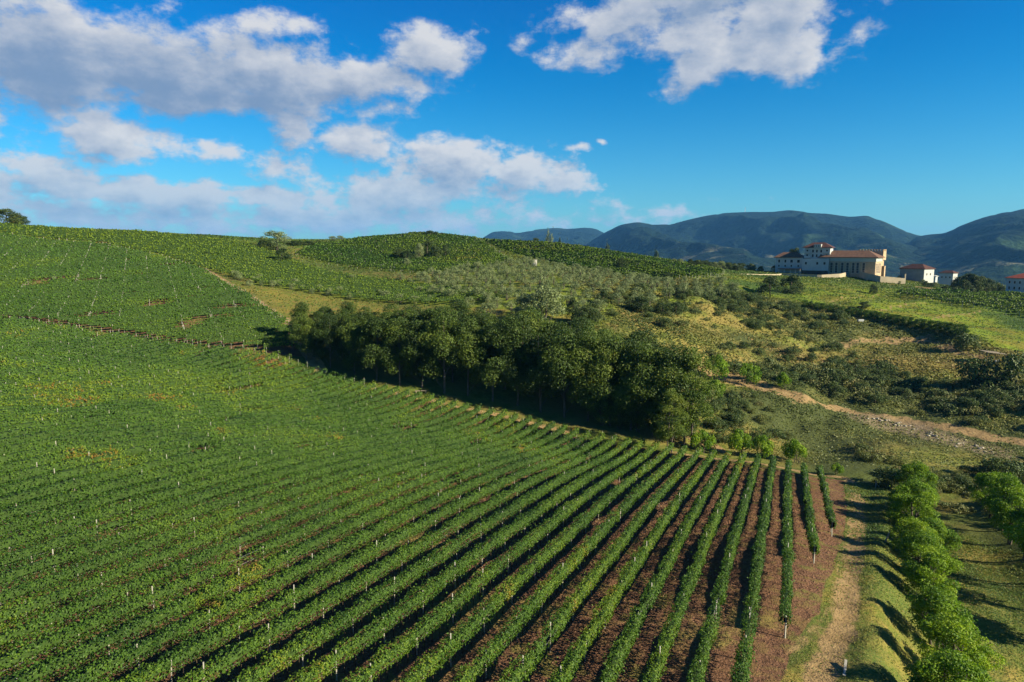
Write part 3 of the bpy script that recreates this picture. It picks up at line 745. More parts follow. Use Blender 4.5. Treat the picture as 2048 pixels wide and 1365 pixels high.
for i in range(0, 84):
    v = 5.75-2.5*i
    o = Vv*v
    iv = clip_line(E_, o, U)
    if not iv: continue
    t0, t1 = iv[-1][0], iv[-1][1]
    t0 = max(t0, -60)
    if i in LOWEND:
        g_ = G(*LOWEND[i]); t0 = g_[0]*U[0]+g_[1]*U[1]
    a = o+U*t0; b = o+U*t1
    if i < 20:
        lab = '%s leafy vine row counted from the grass track' % ORD[i] if i else 'short vine row nearest the grass track, its end post bare'
        grp = 'vine rows of the lower field'
    else:
        lab = '%s vine row counted from the grass track, on the merging green part' % ordn(i); grp = 'merging vine rows of the lower field'
    if vine_row(a, b, lab, grp, tint_low, idx=i, gapf=gap_low, lod=.0024, width=.88+.50*min(1, max(0, (i-10)/18)), low=.95-.15*min(1, max(0, (i-12)/12)), hvar=1+.12*min(1, max(0, (i-14)/14)), cover=1.6): cnt_rows += 1
print('lower rows', cnt_rows, stats)

def tint_upl(x, y): 
    n = fbm(x, y, .05, 61, 4); return .42+(n-.5)*1.1
def tint_lite(x, y):
    n = fbm(x, y, .03, 63, 4); return np.minimum(.98+(n-.5)*.8, 1.05)
def tint_mid(x, y):
    n = fbm(x, y, .04, 65, 4); return .68+(n-.5)*1.3
def gap_upl(x, y):
    n = fbm(x, y, .10, 77, 3); return 1-.8*sstep(n, .70, .76)
def fill(poly, az, spacing, label, group, tintf, base, cover=1.45, lod=.0022, posts='joined', gapf=None, stuff=None, **kw):
    a = R_(az); dr = np.array([math.sin(a), math.cos(a)]); nv = np.array([math.cos(a), -math.sin(a)])
    pv = poly @ nv; k = 0
    for j, v in enumerate(np.arange(pv.min()+spacing*.5, pv.max(), spacing)):
        for t0, t1 in clip_line(poly, nv*v, dr):
            if t1-t0 < 6: continue
            r = vine_row(nv*v+dr*t0, nv*v+dr*t1, label, group, tintf, idx=base+j, cover=cover, lod=lod, posts=posts, gapf=gapf, stuff=stuff, **kw)
            if r: k += 1
    return k
n1 = fill(Z_UPL, 62, 2.6, 'one of the dark vine rows on the slope above the field path', 'vine rows of the upper slope', tint_upl, 200, gapf=gap_upl, post_gap=7)
n2 = fill(Z_HILL, 95, 3.4, 'one of the dark contour vine rows on the round hilltop', 'vine rows of the round hill', tint_mid, 400, cover=1.6, width=1.1)
n3 = fill(Z_HILLR, 118, 3.4, 'one of the vine rows on the hill flank beside the olive grove', 'vine rows of the hill flank', tint_mid, 500, cover=1.6, width=1.1)
n4 = fill(Z_RVINE, 105, 3.2, 'one of the vine rows in the dark green plot below the white houses', 'vine rows below the houses', tint_mid, 600, cover=1.6, width=1.1)
buf = []
n5 = fill(Z_TOPL, 75, 3.4, '', '', tint_lite, 700, cover=1.4, stuff=buf, width=1.2)
print('rows', n1, n2, n3, n4, n5, stats)
def flush(buf, name, label, cat):
    V = []; F = []; M = []; T = []; n = 0
    for v, f, m_, t in buf: V.append(v); F.append(f+n); M.append(m_); T.append(t); n += len(v)
    me = make_mesh(name, np.concatenate(V), np.concatenate(F), [M_VINE, M_VCORE], np.concatenate(M), attrs={'tint': ('POINT', np.concatenate(T))})
    return link(name, me, kind='stuff', label=label, category=cat)
if buf: flush(buf, 'vine_foliage', 'yellow-green vineyard cover along the ridge above the dark slope', 'vineyard')
# ------------------------------------------------------------------ trees and shrubs
def crown_cloud(g, env_c, env_r, nb, br, n, s, up=.35, egg=0.0, hollow=.55, shade=0.0):
    """leaf clumps: nb sub-crowns spread over an ellipsoid envelope"""
    env_c = np.array(env_c, float); env_r = np.array(env_r, float)
    D = g.normal(size=(nb, 3)); D /= np.linalg.norm(D, axis=1, keepdims=True); D[:, 2] = np.where(D[:, 2] < -.8, -D[:, 2], D[:, 2])
    rr = g.uniform(hollow, .86, (nb, 1)); cb = env_c+D*env_r*rr
    if egg: cb[:, :2] = env_c[:2]+(cb[:, :2]-env_c[:2])*(1-egg*((cb[:, 2:3]-env_c[2])/env_r[2]))
    rb = g.uniform(br[0], br[1], (nb, 1))*np.ones((1, 3)); rb[:, 2] *= .8
    pick = g.choice(nb, n, p=(rb[:, 0]**2)/(rb[:, 0]**2).sum())
    L = g.normal(size=(n, 3)); L[:, 2] += up; L /= np.linalg.norm(L, axis=1, keepdims=True)
    C = cb[pick]+L*rb[pick]*g.uniform(.62, 1.12, (n, 1))**.8
    strag = g.random(n) < .05; C[strag] += g.normal(0, rb[:, 0].mean()*.45, (strag.sum(), 3))
    N = L*.9+g.normal(0, .55, (n, 3))
    V, F = leaf_quads(C, N, s*g.uniform(.7, 1.35, n), g)
    t = g.uniform(.1, .75, nb)[pick]+g.normal(0, .17, n)
    return V, F, np.repeat(t, 4), cb, rb
def tree_parts(g, h, cw, cb0, nb, n, s, br, mat, trunk_r, stems=1, lean=.04, egg=.25, limbs=9):
    cz = (h+cb0)/2
    V, F, t, cb, rb = crown_cloud(g, (0, 0, cz), (cw/2, cw/2, (h-cb0)/2), nb, br, n, s, egg=egg)
    crown = make_mesh('crown', V, F, mat, attrs={'tint': ('POINT', t)})
    b = MB()
    for k in range(stems):
        a = g.uniform(0, 6.28); o = np.array([math.cos(a), math.sin(a), 0])*(0 if stems == 1 else .3*cw*.3)
        l = g.normal(0, lean*h, 2)
        P = [o+(0, 0, -.3), o+(l[0]*.2, l[1]*.2, h*.2), o+(l[0]*.6, l[1]*.6, h*.45), (o[0]*1.5+l[0], o[1]*1.5+l[1], h*.72), (o[0]*1.5+l[0]*1.1, o[1]*1.5+l[1]*1.1, h*.9)]
        b.tube(P, np.array([1.25, 1, .75, .4, .12])*trunk_r, 7)
        for q in range(limbs//stems):
            e = cb[g.integers(len(cb))]; z0 = min(max(cb0*.85, e[2]-cw*.35-g.uniform(0, .12*h)), h*.8)
            f = z0/h; base = np.array([o[0]+l[0]*f, o[1]+l[1]*f, z0]); midp = (base+e)/2+(0, 0, -.03*h)
            b.tube([base, midp, e], np.array([.42, .26, .08])*trunk_r, 5)
    trunk = b.mesh('trunk', M_BARK, smooth=True)
    return trunk, crown
def put_tree(kind, protos, loc, scale, rz, name, label, cat, group=None, sink=.0, sz=None):
    loc = np.array(loc, float)-(0, 0, sink)
    r = thing(name, label, cat, loc, rz, group, scale if sz is None else (scale, scale, sz))
    tr, cr = protos[kind % len(protos)]
    link('trunk', tr, r); link('crown', cr, r); return r
def top_h(px, topy, P):
    d = pix_dir(px, topy); return CAMZ+d[2]/d[1]*P[1]-P[2]

g = np.random.default_rng(21)
BELT = [tree_parts(g, 15, cw, b0, nb, n, .27, (.7, 2.1), M_TREE, .17, 1, .07, .12) for cw, b0, nb, n in
        ((8.4, .8, 40, 16000), (7.6, .2, 36, 14500), (9.4, 1.4, 44, 17000), (7.4, -.2, 38, 14500), (8.8, .6, 34, 14500))]
M_AIRY = leaf_mat('light_leaf', (.050, .090, .014), (.100, .150, .020), (.170, .200, .030), trans=.3)
AIRY = [tree_parts(g, 15, 8.0, .5, 44, 8500, .24, (.7, 1.4), M_AIRY, .14, 2, .05, .1)]
prof_x = [590, 604, 648, 700, 749, 790, 819, 850, 885, 920, 955, 1010, 1061, 1110, 1175, 1219, 1260, 1298, 1351, 1400]
prof_y = [612, 606, 613, 610, 602, 612, 608, 606, 597, 606, 610, 622, 617, 624, 632, 643, 655, 665, 672, 690]
base_x = [590, 600, 729, 938, 1063, 1182, 1300, 1350, 1400]; base_y = [722, 730, 768, 808, 832, 860, 884, 893, 896]
front = [612, 660, 708, 752, 798, 842, 888, 935, 985, 1035, 1082, 1130, 1178, 1222, 1265, 1310, 1345]
back = [606, 640, 684, 730, 775, 820, 866, 905, 960, 1010, 1062, 1105, 1150, 1200, 1245, 1288, 1330]
k = 0
third = [p_+14 for p_ in back[1:-1]]
for row, lst, dy, dt in (('front', front, 3.0, 14), ('middle', back, 9.0, 2), ('rear', third, 16.0, 0)):
    for j, px in enumerate(lst):
        G0 = G(px, float(np.interp(px, base_x, base_y))); y = G0[1]+dy+g.uniform(-1, 1); x = (px-1024)/FPX*y*1.0
        P = np.array([x, y, h1(x, y)]); P[0] = pix_dir(px, 700)[0]/pix_dir(px, 700)[1]*y; P[2] = h1(P[0], P[1])
        hh = top_h(px, float(np.interp(px, prof_x, prof_y))+dt+g.uniform(-8, 14), P)
        s = hh/15.3
        lab = '%s tall dark tree from the sandy track in the %s line of the tree belt' % (ORD[j], row)
        put_tree(k*3+j, BELT, P, s, g.uniform(0, 6.28), 'belt_tree', lab, 'tree', 'tall trees of the dark belt behind the vines'); k += 1
for px, by, ty, lab in ((1378, 893, 682, 'light airy tree closing the tree belt above the vine row ends'), (1340, 902, 770, 'low bushy tree at the foot of the belt end beside the row ends')):
    P = G(px, by+4); s = top_h(px, ty, P)/15.3
    put_tree(0, AIRY, P, s, .5, 'airy_tree', lab, 'tree', sz=s)
LOWB = [tree_parts(g, 9, cw, -.6, nb, n, .27, (.8, 1.5), M_TREE, .10, 2, .06, .1) for cw, nb, n in ((6.6, 36, 7000), (7.4, 40, 8000))]
for j, px in enumerate((1205, 1240, 1276, 1300, 1326, 1348, 1372)):
    G0 = G(px, float(np.interp(px, base_x, base_y))); y = G0[1]+g.uniform(1.5, 4.5); x = G0[0]/G0[1]*y
    put_tree(j, LOWB, (x, y, h1(x, y)), g.uniform(.75, 1.05), j*1.3, 'bushy_tree', '%s low bushy tree at the foot of the belt near its end' % ORD[j], 'tree', 'low bushy trees at the end of the belt')
# bright trees below the grass track
BR = [tree_parts(g, 6.6, cw, 1.2, nb, n, .165, (.45, .95), M_TREE2, .12, 3, .08, .1, 12) for cw, nb, n in ((5.4, 40, 10500), (5.9, 46, 11500), (5.0, 38, 9800), (5.6, 42, 10800))]
line1 = [(104, 62.3), (97, 58.8), (90.5, 54.8), (85, 51.9), (79.3, 48.4), (73.5, 45.4), (67.5, 41.8), (61, 38.2), (54.5, 34.6), (48, 30.9), (41.5, 27.1), (36, 25.5)]
for j, (y, x) in enumerate(line1):
    x += g.uniform(-.9, .9)+1.6; y += g.uniform(-1.3, 1.3); s = g.uniform(.95, 1.22)
    lab = 'bright green tree standing %s from the far end of the line along the grass track' % ORD[j]
    put_tree(j, BR, (x, y, h1(x, y)), s, g.uniform(0, 6.28), 'bright_tree', lab, 'tree', 'bright green trees along the grass track', sz=s*.80)
line2 = [(95, 67), (89, 64.5), (83, 61.5), (77, 58.8), (70, 55.5), (63, 51.5), (56, 46.5)]
for j, (y, x) in enumerate(line2):
    x += 2.6; s = g.uniform(1.05, 1.3)
    lab = 'green tree %s from the far end of the outer line at the photo edge' % ORD[j]
    put_tree(j+1, BR, (x, y, h1(x, y)), s, g.uniform(0, 6.28), 'bright_tree', lab, 'tree', 'outer line of bright trees beyond the grass track')
# bushes at the heads of the rows
BUSH = [tree_parts(g, 2.6, cw, .1, nb, n, .22, (.5, .95), M_TREE2, .05, 3, .1, 0, 6) for cw, nb, n in ((4.6, 16, 2600), (5.4, 18, 3000))]
SHR = [tree_parts(g, 3.0, cw, -.3, nb, n, .30, (.8, 1.4), M_SHRUB, .06, 3, .1, 0, 6) for cw, nb, n in ((5.0, 14, 1500), (6.0, 16, 1700), (4.2, 12, 1300), (6.6, 18, 1900), (5.2, 12, 1500))]
DRYS = [tree_parts(g, 2.2, cw, -.3, nb, n, .28, (.7, 1.2), M_DRY, .04, 3, .1, 0, 6) for cw, nb, n in ((4.6, 13, 1300), (5.6, 15, 1500), (3.8, 11, 1100))]
for (px, py, w, hh, lab) in ((1402, 905, 62, 40, 'yellow-green bush behind the row heads next to the dark belt'), (1478, 912, 60, 48, 'broad yellow-green bush behind the row heads, left of a pair'),
    (1520, 915, 50, 42, 'yellow-green bush overlapping the broad one behind the row heads'), (1592, 926, 56, 44, 'yellow-green bush behind the head of the third row from the track'), (1672, 950, 30, 22, 'small green bush past the head of the outermost vine row')):
    P = G(px, py); f = P[1]/FPX
    r = put_tree(px, BUSH, P, w*f/4.8, px, 'bush', lab, 'bush', sz=hh*f/2.6)
# single trees and shrubs seen against the fields: px, base y, top y, width px, kind, name, label
M_TREED = leaf_mat('dark_leaf', (.016, .034, .010), (.034, .062, .012), (.070, .095, .016), trans=.2, orand=.5)
RT = [tree_parts(g, 8, cw, b0, nb, n, .42, (.9, 1.7), M_TREED, .16, 1, .05, .15) for cw, b0, nb, n in ((7.6, -1.4, 30, 3000), (6.6, -1.2, 26, 2600), (8.4, -1.6, 32, 3200))]
OL = [tree_parts(g, 3.4, cw, -.3, nb, n, .25, (.6, 1.15), M_OLIVE, .14, 2, .05, 0, 4) for cw, nb, n in ((4.4, 11, 1100), (4.0, 10, 1000), (4.7, 12, 1200), (4.2, 9, 950))]
BO = [tree_parts(g, 8, cw, -1.2, nb, n, .30, (.9, 1.6), M_OLIVE, .14, 3, .05, 0.1, 9) for cw, nb, n in ((7.6, 26, 4200), (7.0, 22, 3600))]
singles = [
 (16, 452, 417, 42, RT, 'large round tree alone on the ridge in the upper left corner'), (48, 453, 433, 20, RT, 'small round tree beside the larger one on the upper left ridge'),
 (550, 500, 463, 50, BO, 'tall grey-green tree breaking the skyline by the pale path'), (530, 500, 478, 30, RT, 'darker tree tucked against the left side of the tall skyline tree'),
 (566, 527, 497, 32, RT, 'round dark tree just below the tall skyline tree'), (413, 516, 503, 12, RT, 'tiny round shrub alone in the yellow-green ridge vineyard'),
 (590, 492, 481, 34, RT, 'low tree at the left of the hedge on the saddle skyline'), (620, 491, 483, 30, RT, 'low tree in the middle of the hedge on the saddle skyline'), (637, 489, 480, 10, RT, 'narrow tree at the right end of the saddle hedge'),
 (665, 484, 473, 18, BO, 'small pale tree where the round hilltop begins to rise'), (681, 482, 472, 18, BO, 'small pale tree right beside its twin where the hilltop rises'),
 (862, 474, 461, 26, RT, 'dark spreading tree on the crest of the round hill'), (840, 472, 463, 10, RT, 'tiny shrub just left of the hill crest tree'), (884, 475, 466, 14, RT, 'small shrub just right of the hill crest tree'),
 (800, 522, 497, 26, RT, 'leftmost tree of the clump on the round hill slope'), (815, 524, 500, 22, RT, 'low dark tree inside the clump on the round hill'), (838, 522, 487, 22, BO, 'tall pale tree of the clump on the round hill'),
 (855, 515, 480, 30, RT, 'upper dark tree of the clump on the round hill'), (872, 520, 490, 26, RT, 'broad tree right of the pale one in the hill clump'), (892, 518, 490, 20, RT, 'rightmost tree of the clump on the round hill'),
 (812, 535, 517, 18, BO, 'small light shrub below the clump on the round hill'),
 (960, 484, 478, 12, RT, 'tiny shrub on the skyline where the mountains begin'), (1016, 485, 479, 12, RT, 'tiny skyline shrub in front of the far blue ridge'),
 (1071, 486, 476, 14, RT, 'small dark tree on the skyline left of the grey-green one'), (1098, 486, 467, 22, BO, 'grey-green tree on the skyline before the far ridge'), (1120, 488, 479, 16, RT, 'low shrub just right of the grey-green skyline tree'),
 (1136, 490, 484, 14, RT, 'low dark skyline shrub between the grey-green tree and a small one'), (1157, 492, 483, 12, RT, 'small round skyline shrub above the descending vines'), (1216, 502, 490, 18, RT, 'dark round tree where the skyline falls to the right'),
 (1244, 542, 515, 26, RT, 'dark tree standing alone in the vines of the hill flank'), (1242, 512, 503, 10, RT, 'tiny shrub above the lone tree of the hill flank'), (1312, 518, 502, 22, RT, 'rounded tree beside the end of the dry ridge'),
 (1338, 560, 545, 24, RT, 'small dark tree at the lower edge of the hill flank vines'), (1348, 528, 518, 14, BO, 'small pale tree on the ridge before the distant hedge'),
 (1540, 590, 552, 42, RT, 'round dark tree on the meadow, left one of a pair below the walled buildings'), (1582, 588, 549, 38, RT, 'round dark tree on the meadow, right one of a pair below the walled buildings'),
 (1746, 588, 568, 14, RT, 'narrow dark tree in the fields below the curved wall'), (1728, 618, 604, 22, RT, 'small green tree between the bare plot and the vine hedge'),
 (1085, 655, 572, 100, BO, 'big pale grey-green tree rising behind the middle of the belt'), (1050, 650, 590, 50, BO, 'smaller pale tree against the left of the big grey-green one'),
 (1146, 645, 596, 30, RT, 'dark tree beside the right of the big pale tree'), (1178, 652, 612, 44, RT, 'broad dark tree right of the big pale tree'), (1160, 655, 620, 40, RT, 'low dark tree in front of the two by the big pale tree'),
 (1282, 625, 594, 46, RT, 'broad dark tree at the lower edge of the olive grove'), (1325, 628, 604, 36, RT, 'dark tree just right of the broad one below the olive grove'), (1352, 630, 602, 30, RT, 'third dark tree in the line below the olive grove'),
 (1205, 608, 582, 24, RT, 'dark tree among the lower olive trees'), (1352, 590, 570, 20, RT, 'dark tree at the end of the olive grove'),
 (1585, 511, 494, 26, RT, 'tree with a spreading crown behind the low white wing'), (1628, 548, 530, 8, RT, 'thin sapling in front of the white tower house'),
]
for j, (px, by, ty, w, K, lab) in enumerate(singles):
    P = G(px, by) if px != 1585 else at_dist(px, 432); f = math.hypot(P[0], P[1])/FPX*.98
    if px == 1585: P[2] = h1(P[0], P[1])
    hh = top_h(px, ty, P); cw = 7.6
    put_tree(j, K, P, w*f/cw*1.12, j*1.7, 'tree' if hh > 3.5 else 'shrub', lab, 'tree' if hh > 3.5 else 'shrub', sz=hh/7.8)
# olive grove, planted on a grid
ang = R_(64); e1 = np.array([math.sin(ang), math.cos(ang)]); e2 = np.array([e1[1], -e1[0]]); no = 0; cen = Z_OLIVE.mean(0)
for a in range(-40, 41):
    for b in range(-40, 41):
        p = cen+e1*a*6.4+e2*b*7.6+g.normal(0, .4, 2)
        if sdist(Z_OLIVE, [p[0]], [p[1]])[0] < 1 or no > 275 or g.random() < .05: continue
        s = g.uniform(.85, 1.2); no += 1
        put_tree(a+b*3, OL, (p[0], p[1], h1(*p)), s, g.uniform(0, 6.28), 'olive_tree', 'one of the rounded grey-green olive trees in the planted grove on the slope', 'olive tree', 'olive trees of the planted grove')
print('olives', no)
for (px, py) in [(470, 556), (480, 560), (495, 560), (510, 566), (500, 572), (525, 572), (545, 575), (520, 562), (560, 574), (585, 580), (605, 583), (625, 588), (590, 572), (640, 585), (660, 592), (680, 590), (700, 598), (720, 596), (745, 602), (640, 566), (672, 565), (705, 563), (770, 600), (800, 606), (760, 592), (830, 608), (860, 604), (880, 592), (910, 588), (840, 588), (820, 572), (800, 560), (850, 562)]:
    P = G(px, py); s = g.uniform(.55, .9)
    put_tree(px, OL, P, s, g.uniform(0, 6.28), 'olive_tree', 'one of the small grey olive bushes scattered between the ridge vines and yellow field', 'olive tree', 'small olive bushes above the yellow field')
# hedge of small fruit trees between the scrub and the meadow
HD = [tree_parts(g, 8, cw, -1, nb, n, .42, (.8, 1.5), M_VINE, .12, 1, .05, .15) for cw, nb, n in ((7.6, 26, 2400), (6.8, 24, 2200))]
hx = np.linspace(1610, 1925, 26); hy = np.interp(hx, [1610, 1690, 1760, 1850, 1925], [612, 628, 640, 658, 670])
for j, (px, py) in enumerate(zip(hx, hy)):
    P = G(px, py+2); hh = .9+.9*(px-1610)/315; s = (14+10*(px-1610)/315)*P[1]/FPX/6.6
    put_tree(j, HD, P, s, g.uniform(0, 6.28), 'hedge_tree', 'one of the small trees in the long green line between scrub and meadow', 'tree', 'line of small trees between scrub and meadow', sz=s*.85)
# distant dark groves on the ridge, left and right of the buildings
def grove(pts, n, jx, jy, hpx, lab, grp):
    pts = np.array(pts, float)
    for j in range(n):
        px = g.uniform(pts[0, 0], pts[-1, 0]); py = np.interp(px, pts[:, 0], pts[:, 1])+g.uniform(-jy, jy)
        P = G(px, py); f = P[1]/FPX; h_ = hpx*g.uniform(.7, 1.2)*f
        put_tree(j, RT if g.random() < .7 else BO, P, h_/8*1.3, g.uniform(0, 6.28), 'grove_tree', lab, 'tree', grp, sz=h_/8.2)
grove([(1360, 533), (1440, 538), (1550, 543)], 46, 0, 3, 15, 'one of the dark trees in the grove on the ridge beside the white wing', 'dark grove beside the white wing')
grove([(1790, 566), (1860, 575), (1990, 592)], 26, 0, 3, 9, 'one of the bushes in the dark hedge below the white houses', 'dark hedge below the white houses')
for j in range(34):
    px = g.uniform(1908, 2004); Y = g.uniform(375, 470); P = at_dist(px, Y); hh = max(2.5, top_h(px, np.interp(px, [1908, 1940, 1970, 2004], [553, 545, 556, 566])+g.uniform(-2, 12), P))
    put_tree(j, RT, P, min(hh, 9)/8*1.2, g.uniform(0, 6.28), 'grove_tree', 'one of the dark trees between the white houses at the photo edge', 'tree', 'dark trees between the white houses', sz=hh/8.2)
grove([(1765, 553), (1800, 560)], 7, 0, 2, 8, 'one of the bushes on the bank behind the curved wall', 'bushes behind the curved wall')
# scrub: dark shrubs on the slope right of the belt
def scatter_px(pix, n, protos, smin, smax, name, lab, cat, grp, hz=(.7, 1.1)):
    poly = poly_world(pix); lo = poly.min(0); hi = poly.max(0); c = 0; tries = 0
    while c < n and tries < n*60:
        tries += 1; p = g.uniform(lo, hi)
        if sdist(poly, [p[0]], [p[1]])[0] < 0 or min(pdist(L_DIRT, [p[0]], [p[1]])[0], pdist(L_BR, [p[0]], [p[1]])[0]) < 4: continue
        if fbm(p[0], p[1], .05, 91, 3) < .42 and g.random() < .8: continue
        s = g.uniform(smin, smax)
        put_tree(int(g.integers(10)), protos, (p[0], p[1], h1(*p)), s, g.uniform(0, 6.28), name, lab, cat, grp, sz=s*g.uniform(*hz)); c += 1
scatter_px([(1140, 600), (1240, 590), (1380, 585), (1500, 592), (1620, 625), (1760, 655), (1700, 690), (1500, 668), (1300, 660), (1180, 665)], 70, SHR, .5, 1.1, 'shrub', 'one of the dark shrubs on the brown slope between olive grove and dirt bank', 'shrub', 'dark shrubs below the olive grove')
scatter_px([(1420, 690), (1560, 690), (1700, 700), (1800, 720), (1950, 745), (2120, 800), (2120, 890), (1950, 850), (1800, 822), (1650, 790), (1560, 770), (1420, 725)], 110, SHR+DRYS[:2], .55, 1.0, 'shrub', 'one of the rounded shrubs in the thick scrub above the dirt road', 'shrub', 'scrub above the dirt road')
scatter_px([(1400, 770), (1500, 790), (1580, 840), (1620, 900), (1500, 900), (1400, 860)], 34, SHR+DRYS, .5, .9, 'shrub', 'one of the shrubs in the hollow behind the vine row heads', 'shrub', 'shrubs behind the row heads')
scatter_px([(1620, 910), (1720, 935), (1850, 985), (1960, 1040), (2100, 1080), (2100, 900), (2000, 920), (1900, 960), (1750, 900), (1640, 880)], 38, DRYS+SHR[:1], .4, .8, 'shrub', 'one of the low shrubs below the bank between the track and the gully', 'shrub', 'low shrubs beyond the grass track')
for (px, py, w, hh, lab) in ((1780, 975, 90, 36, 'wide olive-coloured thicket at the top of the grass track'), (1930, 700, 60, 30, 'pale bush beside the timber shelter'), (1960, 780, 90, 60, 'large dark bush on the slope under the timber shelter'), (2030, 770, 80, 60, 'dark bush at the photo edge under the shelter'), (2010, 960, 90, 40, 'dark thicket in the gully at the photo edge')):
    P = G(px, py); f = P[1]/FPX; put_tree(px, SHR, P, w*f/5.5, px, 'thicket', lab, 'shrub', sz=hh*f/3)
for j, (px, py, hh) in enumerate(((1430, 760, 46), (1500, 768, 40), (1568, 778, 30), (1424, 800, 40))):
    P = G(px, py); s = hh*P[1]/FPX/2.6
    put_tree(j, BUSH, P, s*.6, j, 'young_tree', '%s light green young tree from the belt end along the dirt bank' % ORD[j], 'tree', 'young trees by the dirt bank', sz=s)

def scrub_mass(pix, n, smin, smax, seed, name, label):
    poly = poly_world(pix); lo = poly.min(0); hi = poly.max(0); Vs = []; Ts = []; c = 0; q = np.random.default_rng(seed)
    src = []
    for i in range(5):
        V, F, t, _, _ = crown_cloud(q, (0, 0, 1.1), (2.6, 2.6, 1.5), 12, (.7, 1.3), 330, .50); src.append((V, t))
    while c < n:
        p = q.uniform(lo, hi, (400, 2)); ok = (sdist(poly, p[:, 0], p[:, 1]) > 0) & (pdist(L_DIRT, p[:, 0], p[:, 1]) > 3.2) & (pdist(L_BR, p[:, 0], p[:, 1]) > 3) & (fbm(p[:, 0], p[:, 1], .05, 91, 3)+q.normal(0, .05, 400) > .44)
        for x, y in p[ok][:n-c]:
            V, t = src[q.integers(5)]; s_ = q.uniform(smin, smax); a = q.uniform(0, 6.28); ca, sa = math.cos(a), math.sin(a)
            W_ = V*(s_, s_, s_*q.uniform(.6, 1.0)); W_ = np.c_[W_[:, 0]*ca-W_[:, 1]*sa, W_[:, 0]*sa+W_[:, 1]*ca, W_[:, 2]]+(x, y, h1(x, y)-.3); Vs.append(W_); Ts.append(t+q.uniform(-.3, .5)); c += 1
    V = np.concatenate(Vs); T = np.concatenate(Ts); stats['leaf'] += len(V)//4
    link(name, make_mesh(name, V, np.arange(len(V)).reshape(-1, 4), M_SCRUB, attrs={'tint': ('POINT', T)}), label=label, category='scrub', kind='stuff')
M_SCRUB = leaf_mat('scrub_leaf', (.040, .068, .018), (.080, .112, .030), (.150, .155, .048), (.2, .14, .05), trans=.12)
scrub_mass([(1420, 690), (1560, 690), (1700, 700), (1800, 720), (1950, 745), (2120, 800), (2120, 890), (1950, 850), (1800, 822), (1650, 790), (1560, 770), (1420, 725)], 270, .45, 1.0, 5, 'scrub', 'thick grey-green scrub merging over the slope above the dirt road')
scrub_mass([(1140, 600), (1240, 590), (1380, 585), (1500, 592), (1620, 625), (1760, 655), (1700, 690), (1500, 668), (1300, 660), (1180, 665)], 110, .4, .9, 6, 'scrub', 'patchy low scrub on the brown slope below the olive grove')
scrub_mass([(1400, 770), (1500, 790), (1580, 840), (1620, 900), (1760, 940), (1960, 1040), (2100, 1080), (2100, 900), (1900, 960), (1750, 900), (1640, 870), (1400, 830)], 90, .3, .75, 7, 'scrub', 'low scrub filling the hollow behind the vine row heads')
# ------------------------------------------------------------------ ground vegetation (nobody could count it)
def cover(name, label, cat, mat, n, x0, x1, y0, y1, size, hh, keepf, tf, az_up=.7):
    x = g.uniform(x0, x1, n); y = np.sqrt(g.uniform(y0**2, y1**2, n))
    ok = in_view(x, y, H(x, y), 80); x = x[ok]; y = y[ok]
    k = keepf(x, y) > g.random(len(x)); x = x[k]; y = y[k]; n = len(x); z = H(x, y)
    s = size(x, y)*g.uniform(.6, 1.4, n)
    C = np.c_[x, y, z+s*.25*hh]; N = g.normal(0, 1, (n, 3)); N[:, 2] = np.abs(N[:, 2])+az_up*1.6
    V, F = leaf_quads(C, N, s, g, .6)
    t = np.repeat(tf(x, y)+g.normal(0, .2, n), 4); stats['leaf'] += n
    return link(name, make_mesh(name, V, F, mat, attrs={'tint': ('POINT', t)}), label=label, category=cat, kind='stuff')
def no_dirt(x, y):
    a, b, c = ground_zones(x, y); return (1-a[:, 1]*.97)*(1-a[:, 0])
def kf_grass(x, y): return (.25+.75*no_dirt(x, y))*sstep(sdist(Z_GRASST, x, y), -1, 1)*(.4+.9*sstep(fbm(x, y, .25, 5, 3), .4, .6))
cover('grass', 'short green and straw grass beside the dirt wheel track', 'grass', M_GRASS, 260000, 5, 75, 30, 110, lambda x, y: .0024*y, 1.1, kf_grass, lambda x, y: .35+1.1*(fbm(x, y, .2, 41, 4)-.5)+.45*sstep(fbm(x, y, .12, 43, 3), .5, .65))
def kf_val(x, y): return no_dirt(x, y)*(.35+.65*sstep(fbm(x, y, .035, 19, 3), .42, .58))*(1-sstep(sdist(Z_RIGHTG, x, y), -4, 4))*sstep(x, 18, 30)*sstep(y-124+.217*(x-45), 0, 5)
cover('undergrowth', 'dry weeds and low scrub covering the valley sides', 'undergrowth', M_DRY, 480000, 15, 230, 105, 300, lambda x, y: .0032*y, 1.0, lambda x, y: kf_val(x, y)*(.45+.6*sstep(fbm(x, y, .09, 6, 4), .4, .6)), lambda x, y: .45+1.9*(fbm(x, y, .05, 45, 5)-.5)+.5*sstep(fbm(x, y, .02, 47, 3), .5, .7))
def kf_mead(x, y): return no_dirt(x, y)*(1-.85*sstep(sdist(Z_OLIVE, x, y), -3, 3))*(1-sstep(sdist(Z_SCRUB, x, y), -4, 4))*sstep(y, 160, 180)
cover('meadow_grass', 'uneven meadow grass and weeds on the far slopes', 'grass', M_GRASS, 140000, -170, 300, 150, 440, lambda x, y: .0026*y, .8, kf_mead, lambda x, y: .45+1.2*(fbm(x, y, .03, 49, 4)-.5))
